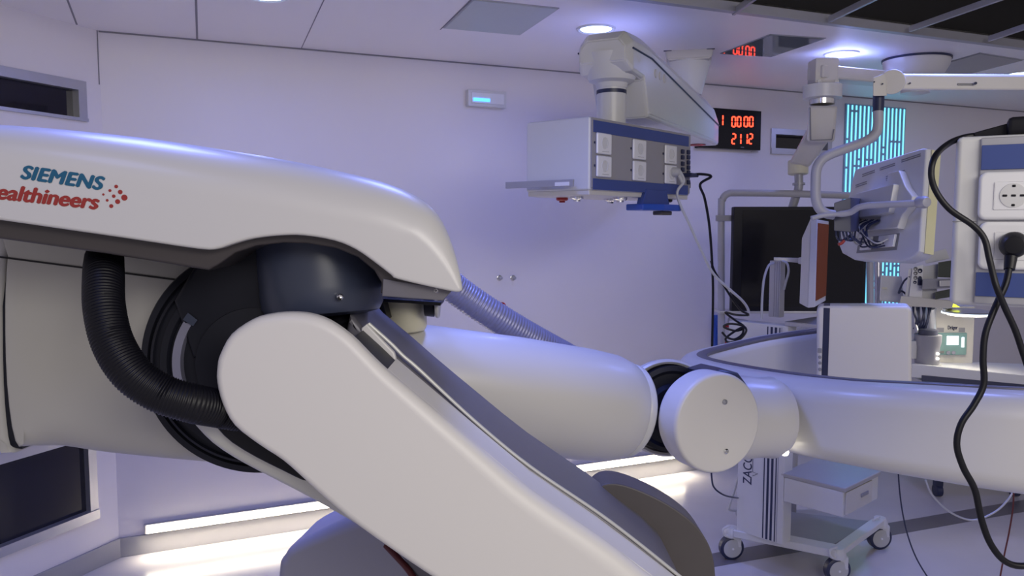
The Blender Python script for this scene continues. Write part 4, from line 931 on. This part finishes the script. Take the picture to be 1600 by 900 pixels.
def plate(yc):
    cx, cy = RP.uv(1583, yc); hw, hh_ = .051, .0405
    pts = [(cx + a, cy + c) for a, c in rrect(hw * 2, hh_ * 2, .012, 5)]
    pl = MB().shell(Plane(RP.w(0, 0, .016), RP.n), pts, .011, .006, px=False).build('socket_plate', 'socket', rp)
    MB().pbox(RP, cx - .028, cy - .0235, cx + .028, cy + .0235, .0155, .0175, .002).build('socket_insert', 'socket', pl)
    b = MB(); b.lathe(RP.w(cx, cy, .0175), RP.n, [(0, .0205), (.0012, .020), (.0014, .018), (.0014, 0)], 32); b.build('socket_face', 'pend', pl)
    b = MB()
    for dx in (-.0125, 0, .0125): b.pbox(RP, cx + dx - .0035, cy - .0018, cx + dx + .0035, cy + .0018, .0185, .0196, .001)
    for dy in (-.016, .016): b.pbox(RP, cx - .0025, cy + dy - .002, cx + .0025, cy + dy + .002, .0185, .0196, .0008)
    b.build('socket_hole', 'black', pl)
plate(306); plate(384)
# adapter on top of the column and the cords
c = RP.w(uu(1565), vv_(207), -.03)
ad_ = thing('power_adapter', c, 'black power adapter lying on top of the supply column', 'adapter')
MB().pbox(RP, uu(1567), vv_(211.5), uu(1567) + .13, vv_(184), -.09, -.01, .008).build('adapter_case', 'black', ad_)
MB().hexa([RP.w(uu(1516), vv_(211), -.03), RP.w(uu(1569), vv_(210), -.03), RP.w(uu(1569), vv_(192), -.03), RP.w(uu(1516), vv_(204), -.03), RP.w(uu(1516), vv_(211), -.05), RP.w(uu(1569), vv_(210), -.06), RP.w(uu(1569), vv_(192), -.06), RP.w(uu(1516), vv_(204), -.05)], .002).build('connector', 'black', ad_)
MB().tube([RP.w(uu(1520), vv_(208), -.04), RP.w(uu(1500), vv_(211), -.03), RP.w(uu(1478), vv_(222), -.0), P(1462, 243, 1.34), P(1455, 270, 1.33), P(1462, 298, 1.33), P(1484, 327, 1.325), P(1520, 352, 1.32), P(1538, 373, 1.315), P(1546, 405, 1.31), P(1556, 445, 1.30), P(1570, 480, 1.30), P(1586, 515, 1.30), P(1598, 550, 1.30), P(1615, 600, 1.30)], .0052, 12, 8).build('adapter_cord', 'black', ad_)
pu, pv = RP.uv(1583, 382)
pc_ = tag(MB().tube([P(1577, 418, 1.325), P(1571, 445, 1.32), P(1556, 478, 1.32), P(1540, 520, 1.32), P(1536, 560, 1.32), P(1537, 600, 1.32), P(1522, 632, 1.32), P(1502, 662, 1.32), P(1495, 695, 1.32), P(1505, 730, 1.32), P(1523, 765, 1.32), P(1533, 810, 1.32), P(1548, 850, 1.32), P(1572, 878, 1.32), P(1605, 884, 1.32), P(1660, 870, 1.32)], .0054, 12, 8).build('plug_cord', 'black'), 'thick black cord snaking down from the plug in the lower large socket', 'cord')
b = MB(); p = RP.w(pu, pv, .018); b.lathe(p, RP.n, [(0, .021), (.012, .022), (.022, .020), (.030, .014), (.031, 0)], 32)
b.tube([p + RP.n * .014, P(1580, 400, 1.33), P(1577, 421, 1.325)], lambda t: .0115 - .003 * t, 12, 4); b.build('plug', 'black', pc_)
ru = RP.uv(1640, 225)
MB().cyl(RP.w(.20, vv_(214), -.11), V((RP.w(.20, 0, -.11).x, RP.w(.20, 0, -.11).y, H)), .05, n=32).build('hanging_tube', 'pend', rp)

# ---------------- anaesthesia machine ----------------
D = 5.3
an = thing('anaesthesia_machine', (P(1500, 768, D).x, P(1500, 768, D).y, 0), 'white anaesthesia machine with a mint control panel and a lit display', 'medical machine')
def abox(name, m, x0, y0, x1, y1, d0, d1, bev=.006, parent=None):
    p0, p1 = P(x0, y0, d0), P(x1, y1, d0)
    return MB().box(V(((p0.x + p1.x) / 2, (p0.y + p1.y) / 2 + (d1 - d0) / 2, (p0.z + p1.z) / 2)), (abs(p1.x - p0.x), d1 - d0, abs(p1.z - p0.z)), bev=bev).build(name, m, parent or an)
bd = abox('cabinet', 'pendw', 1453, 478, 1522, 570, D, D + .45)
text('Dräger', P(1481, 514.5, D - .004), P(1496, 514.5, D - .004), Z, .026, 'lettering', 'ink', bd, fat=.001)
abox('badge', 'grey', 1464, 512, 1475, 519, D - .004, D, .001, bd); abox('badge', 'grey', 1498, 512, 1508, 519, D - .004, D, .001, bd)
mp_ = abox('control_panel', 'mint', 1466, 520, 1511, 555, D - .02, D, .006, bd)
abox('display', 'lcd', 1479.5, 525, 1498, 539, D - .024, D - .02, .002, bd)
abox('flow_tube', 'lcd', 1503, 527, 1507, 543, D - .026, D - .02, .002, bd)
for x in (1482, 1490): MB().cyl(P(x, 551, D - .02), P(x, 551, D - .04), .012, n=16).build('dial', 'steel', bd)
MB().pbox(Plane(P(1472, 550, D - .02), (0, -1, 0)), -.02, -.008, .012, .008, 0, .003).build('panel_marking', 'greyink', bd)
zw0 = CZ - (602 - 350) / F * 4.9
b = MB(); b.hexa([P(1424, 590, 4.9), P(1640, 606, 4.7), P(1640, 590, 4.7), P(1424, 568, 4.9), P(1436, 580, 5.4), P(1640, 590, 5.4), P(1640, 570, 5.4), P(1436, 562, 5.4)], .008); b.build('worktop', 'pend', an)
b = MB(); b.hexa([P(1440, 598, 4.88), P(1640, 612, 4.7), P(1640, 604, 4.7), P(1440, 586, 4.88), P(1440, 598, 5.3), P(1640, 612, 5.3), P(1640, 604, 5.3), P(1440, 586, 5.3)], .003); b.build('worktop_edge', 'ink', an)
abox('lower_cabinet', 'pendw', 1455, 600, 1600, 735, 5.05, 5.6, .01)
for x in (1465, 1585):
    p = P(x, 768, 5.22); p = V((p.x, p.y, 0))
    f = MB().box(p + Z * .10, (.05, .05, .07), bev=.008).build('caster_fork', 'ink', an)
    MB().lathe(p + V((-.02, 0, .04)), (1, 0, 0), [(0, .03), (.002, .04), (.038, .04), (.04, .03), (.04, 0)], 24).build('wheel', 'ink', f)
    MB().box(p + Z * .135 + V((.01, .1, 0)), (.12, .3, .04), bev=.01).build('foot', 'pendw', an)
cn = P(1449, 545, 4.98); cnb = V((cn.x, cn.y, CZ - (572 - 350) / F * 4.98))
hC = (572 - 522) / F * 4.98
ca_ = MB().lathe(cnb, Z, [(0, .06), (.006, .068), (.03, .070), (hC * .6, .070), (hC * .8, .078), (hC, .078), (hC, 0)], 36).build('vaporizer', 'grey', an)
MB().lathe(cnb + Z * hC, Z, [(0, .055), (.03, .055), (.035, .045), (.035, 0)], 30).build('vaporizer_lid', 'navybox', ca_)
for dy in (.06, .09): MB().cyl(cnb + V((.03, -.065, dy)), cnb + V((.03, -.074, dy)), .007, n=12).build('valve_light', 'warmled', ca_)
MB().cyl(cnb + V((.05, -.02, -.03)), cnb + V((.05, -.02, .02)), .03, n=20).build('vaporizer_foot', 'pend', ca_)
MB().cyl(cnb + V((-.09, .02, .05)), cnb + V((-.09, .02, .16)), .035, n=24).build('absorber', 'pend', an)
MB().tube([P(1430, 470, 5.0), P(1429, 500, 5.0), P(1433, 520, 4.98)], .012, 10).build('support_tube', 'alu', an)
for k in range(7):
    MB().tube([P(1426 + 5 * k, 476, 5.0), P(1428 + 4 * k + 3 * (k % 2), 490, 4.98), P(1432 + 3 * k, 500 + 3 * (k % 3), 4.98), P(1428 + 3 * k, 514, 5.0)], .006, 7, 5).build('cable', 'ink', an)
# shelf of patient modules on a column
pm = thing('patient_module_rack', P(1450, 478, 5.0), 'white patient monitoring modules with a panel of round connectors above the anaesthesia machine', 'patient monitor')
def mb_(name, m, q, d0, d1, bev=.005, parent=None):
    return MB().hexa([P(x, y, d0) for x, y in q] + [P(x, y, d1) for x, y in q], bev).build(name, m, parent or pm)
m1 = mb_('module_case', 'pend', ((1413, 470), (1420, 420), (1466, 412), (1463, 476)), 4.9, 5.15)
cpn = mb_('connector_panel', 'socket', ((1420, 466), (1426, 418), (1443, 413), (1441, 466)), 4.88, 4.9, .003)
for x, y, r in ((1430, 420, .012), (1430, 427, .012), (1430, 434, .012), (1437, 423, .014), (1429, 441, .010), (1437, 434, .010)):
    MB().lathe(P(x, y, 4.882), V((0, -1, 0)), [(0, r), (.006, r), (.008, r * .7), (.002, r * .5), (.002, 0)], 18).build('round_connector', 'ink' if x > 1435 or y > 440 else 'greyink', cpn)
MB().box(P(1437, 440, 4.875), (.022, .015, .045), bev=.003).build('slot_connector', 'ink', cpn)
mb_('module_body', 'pendw', ((1405, 478), (1408, 462), (1490, 470), (1488, 482)), 4.85, 5.1)
mb_('display', 'olive', ((1465, 433), (1466, 410), (1492, 406), (1492, 434)), 4.84, 4.9, .002)
mb_('bracket', 'grey', ((1441, 452), (1442, 436), (1492, 435), (1492, 450)), 4.80, 4.87, .003)
mb_('bracket_bar', 'alu', ((1468, 448), (1468, 438), (1492, 437), (1492, 447)), 4.76, 4.82, .004)
mb_('vent_panel', 'olive', ((1461, 468), (1462, 456), (1492, 450), (1492, 463)), 4.83, 4.88, .002)
mb_('top_unit', 'pend', ((1447, 412), (1441, 398), (1478, 388), (1484, 404)), 4.95, 5.1)
mb_('side_unit', 'pend', ((1374, 470), (1376, 430), (1409, 432), (1412, 474)), 5.1, 5.3)
mb_('side_label', 'cream', ((1378, 452), (1378, 449), (1386, 449), (1386, 452)), 5.09, 5.1, .001)
MB().tube([P(1372, 560, 5.3), P(1372, 470, 5.3), P(1372, 400, 5.3), P(1372, 384, 5.3)], .024, 12, 2).build('support_column', 'alu', pm)
MB().tube([P(1425, 470, 5.05), P(1410, 455, 4.98), P(1404, 458, 4.98), P(1412, 440, 4.95), P(1421, 432, 4.9)], .006, 8).build('cable', 'ink', pm)
MB().cyl(P(1455, 478, 5.02), P(1455, 530, 5.32), .03, n=20).build('rack_stem', 'alu', pm)
# examination lamp
el = thing('examination_lamp', P(1512, 490, 4.9), 'small round examination lamp with a glowing rim below the patient modules', 'lamp')
lc = P(1512, 489, 4.9)
MB().lathe(lc, -Z, [(-.02, .10), (-.012, .135), (0, .142), (.006, .140), (.006, .12)], 44).build('lamp_head', 'alu', el)
MB().lathe(lc - Z * .004, -Z, [(0, .118), (.010, .112), (.012, 0)], 40).build('lens', 'warmled', el)
MB().lathe(lc - Z * .000, -Z, [(-.004, .1435), (.004, .1435)], 44).build('glowing_rim', 'lcd', el)
MB().tube([lc + V((-.12, .02, .01)), P(1475, 482, 4.92), P(1468, 476, 4.95), P(1460, 480, 5.02)], .010, 10).build('lamp_neck', 'alu', el)
MB().hexa([P(1481, 480, 4.86), P(1500, 480, 4.86), P(1492, 475, 4.86), P(1484, 473, 4.86), P(1481, 480, 4.9), P(1500, 480, 4.9), P(1492, 475, 4.9), P(1484, 473, 4.9)], .001).build('yellow_indicator', 'yellowled', el)
al = area('exam_glow', lc - Z * .02, .22, 0.7, (1.0, .9, .7), lc - Z)

# ---------------- loose cords over the floor ----------------
tag(MB().tube([P(1402, 700, 3.0), P(1405, 760, 3.0), P(1411, 805, 3.0), P(1421, 845, 3.0), P(1436, 880, 3.0), P(1460, 915, 3.0), P(1490, 940, 3.0)], .0028, 8).build('floor_cord', 'ink'), 'thin dark cord hanging from under the arm near the trolley caster', 'cord')
tag(MB().tube([P(1446, 750, 3.3), P(1456, 773, 3.3), P(1480, 797, 3.35), P(1508, 811, 3.4), P(1530, 811, 3.4), P(1556, 799, 3.4), P(1574, 782, 3.4), P(1584, 765, 3.4), P(1590, 740, 3.4)], .004, 8).build('floor_cord', 'greycord'), 'grey cord looping below the arm across the dark floor stripe', 'cord')
tag(MB().tube([P(1584, 750, 3.2), P(1583, 790, 3.2), P(1577, 830, 3.2), P(1569, 868, 3.2), P(1562, 905, 3.2), P(1558, 930, 3.2)], .0032, 8).build('floor_cord', 'darkred'), 'dark thin cord hanging straight down crossing the thick black cord', 'cord')
tag(MB().tube([P(1110, 700, 3.6), P(1112, 745, 3.6), P(1116, 762, 3.62), P(1130, 773, 3.66), P(1145, 777, 3.9), P(1156, 778, 4.25), P(1170, 776, 4.4)], .004, 8).build('floor_cord', 'ink'), 'dark cord hanging below the round wrist disc towards the trolley', 'cord')
tag(MB().tube([P(1160, 720, 4.3), P(1148, 765, 4.3), P(1140, 790, 4.3), P(1141, 797, 4.3), P(1160, 798, 4.3)], .006, 8).build('floor_cord', 'greycord'), 'light grey cable bent in a V behind the trolley column', 'cord')
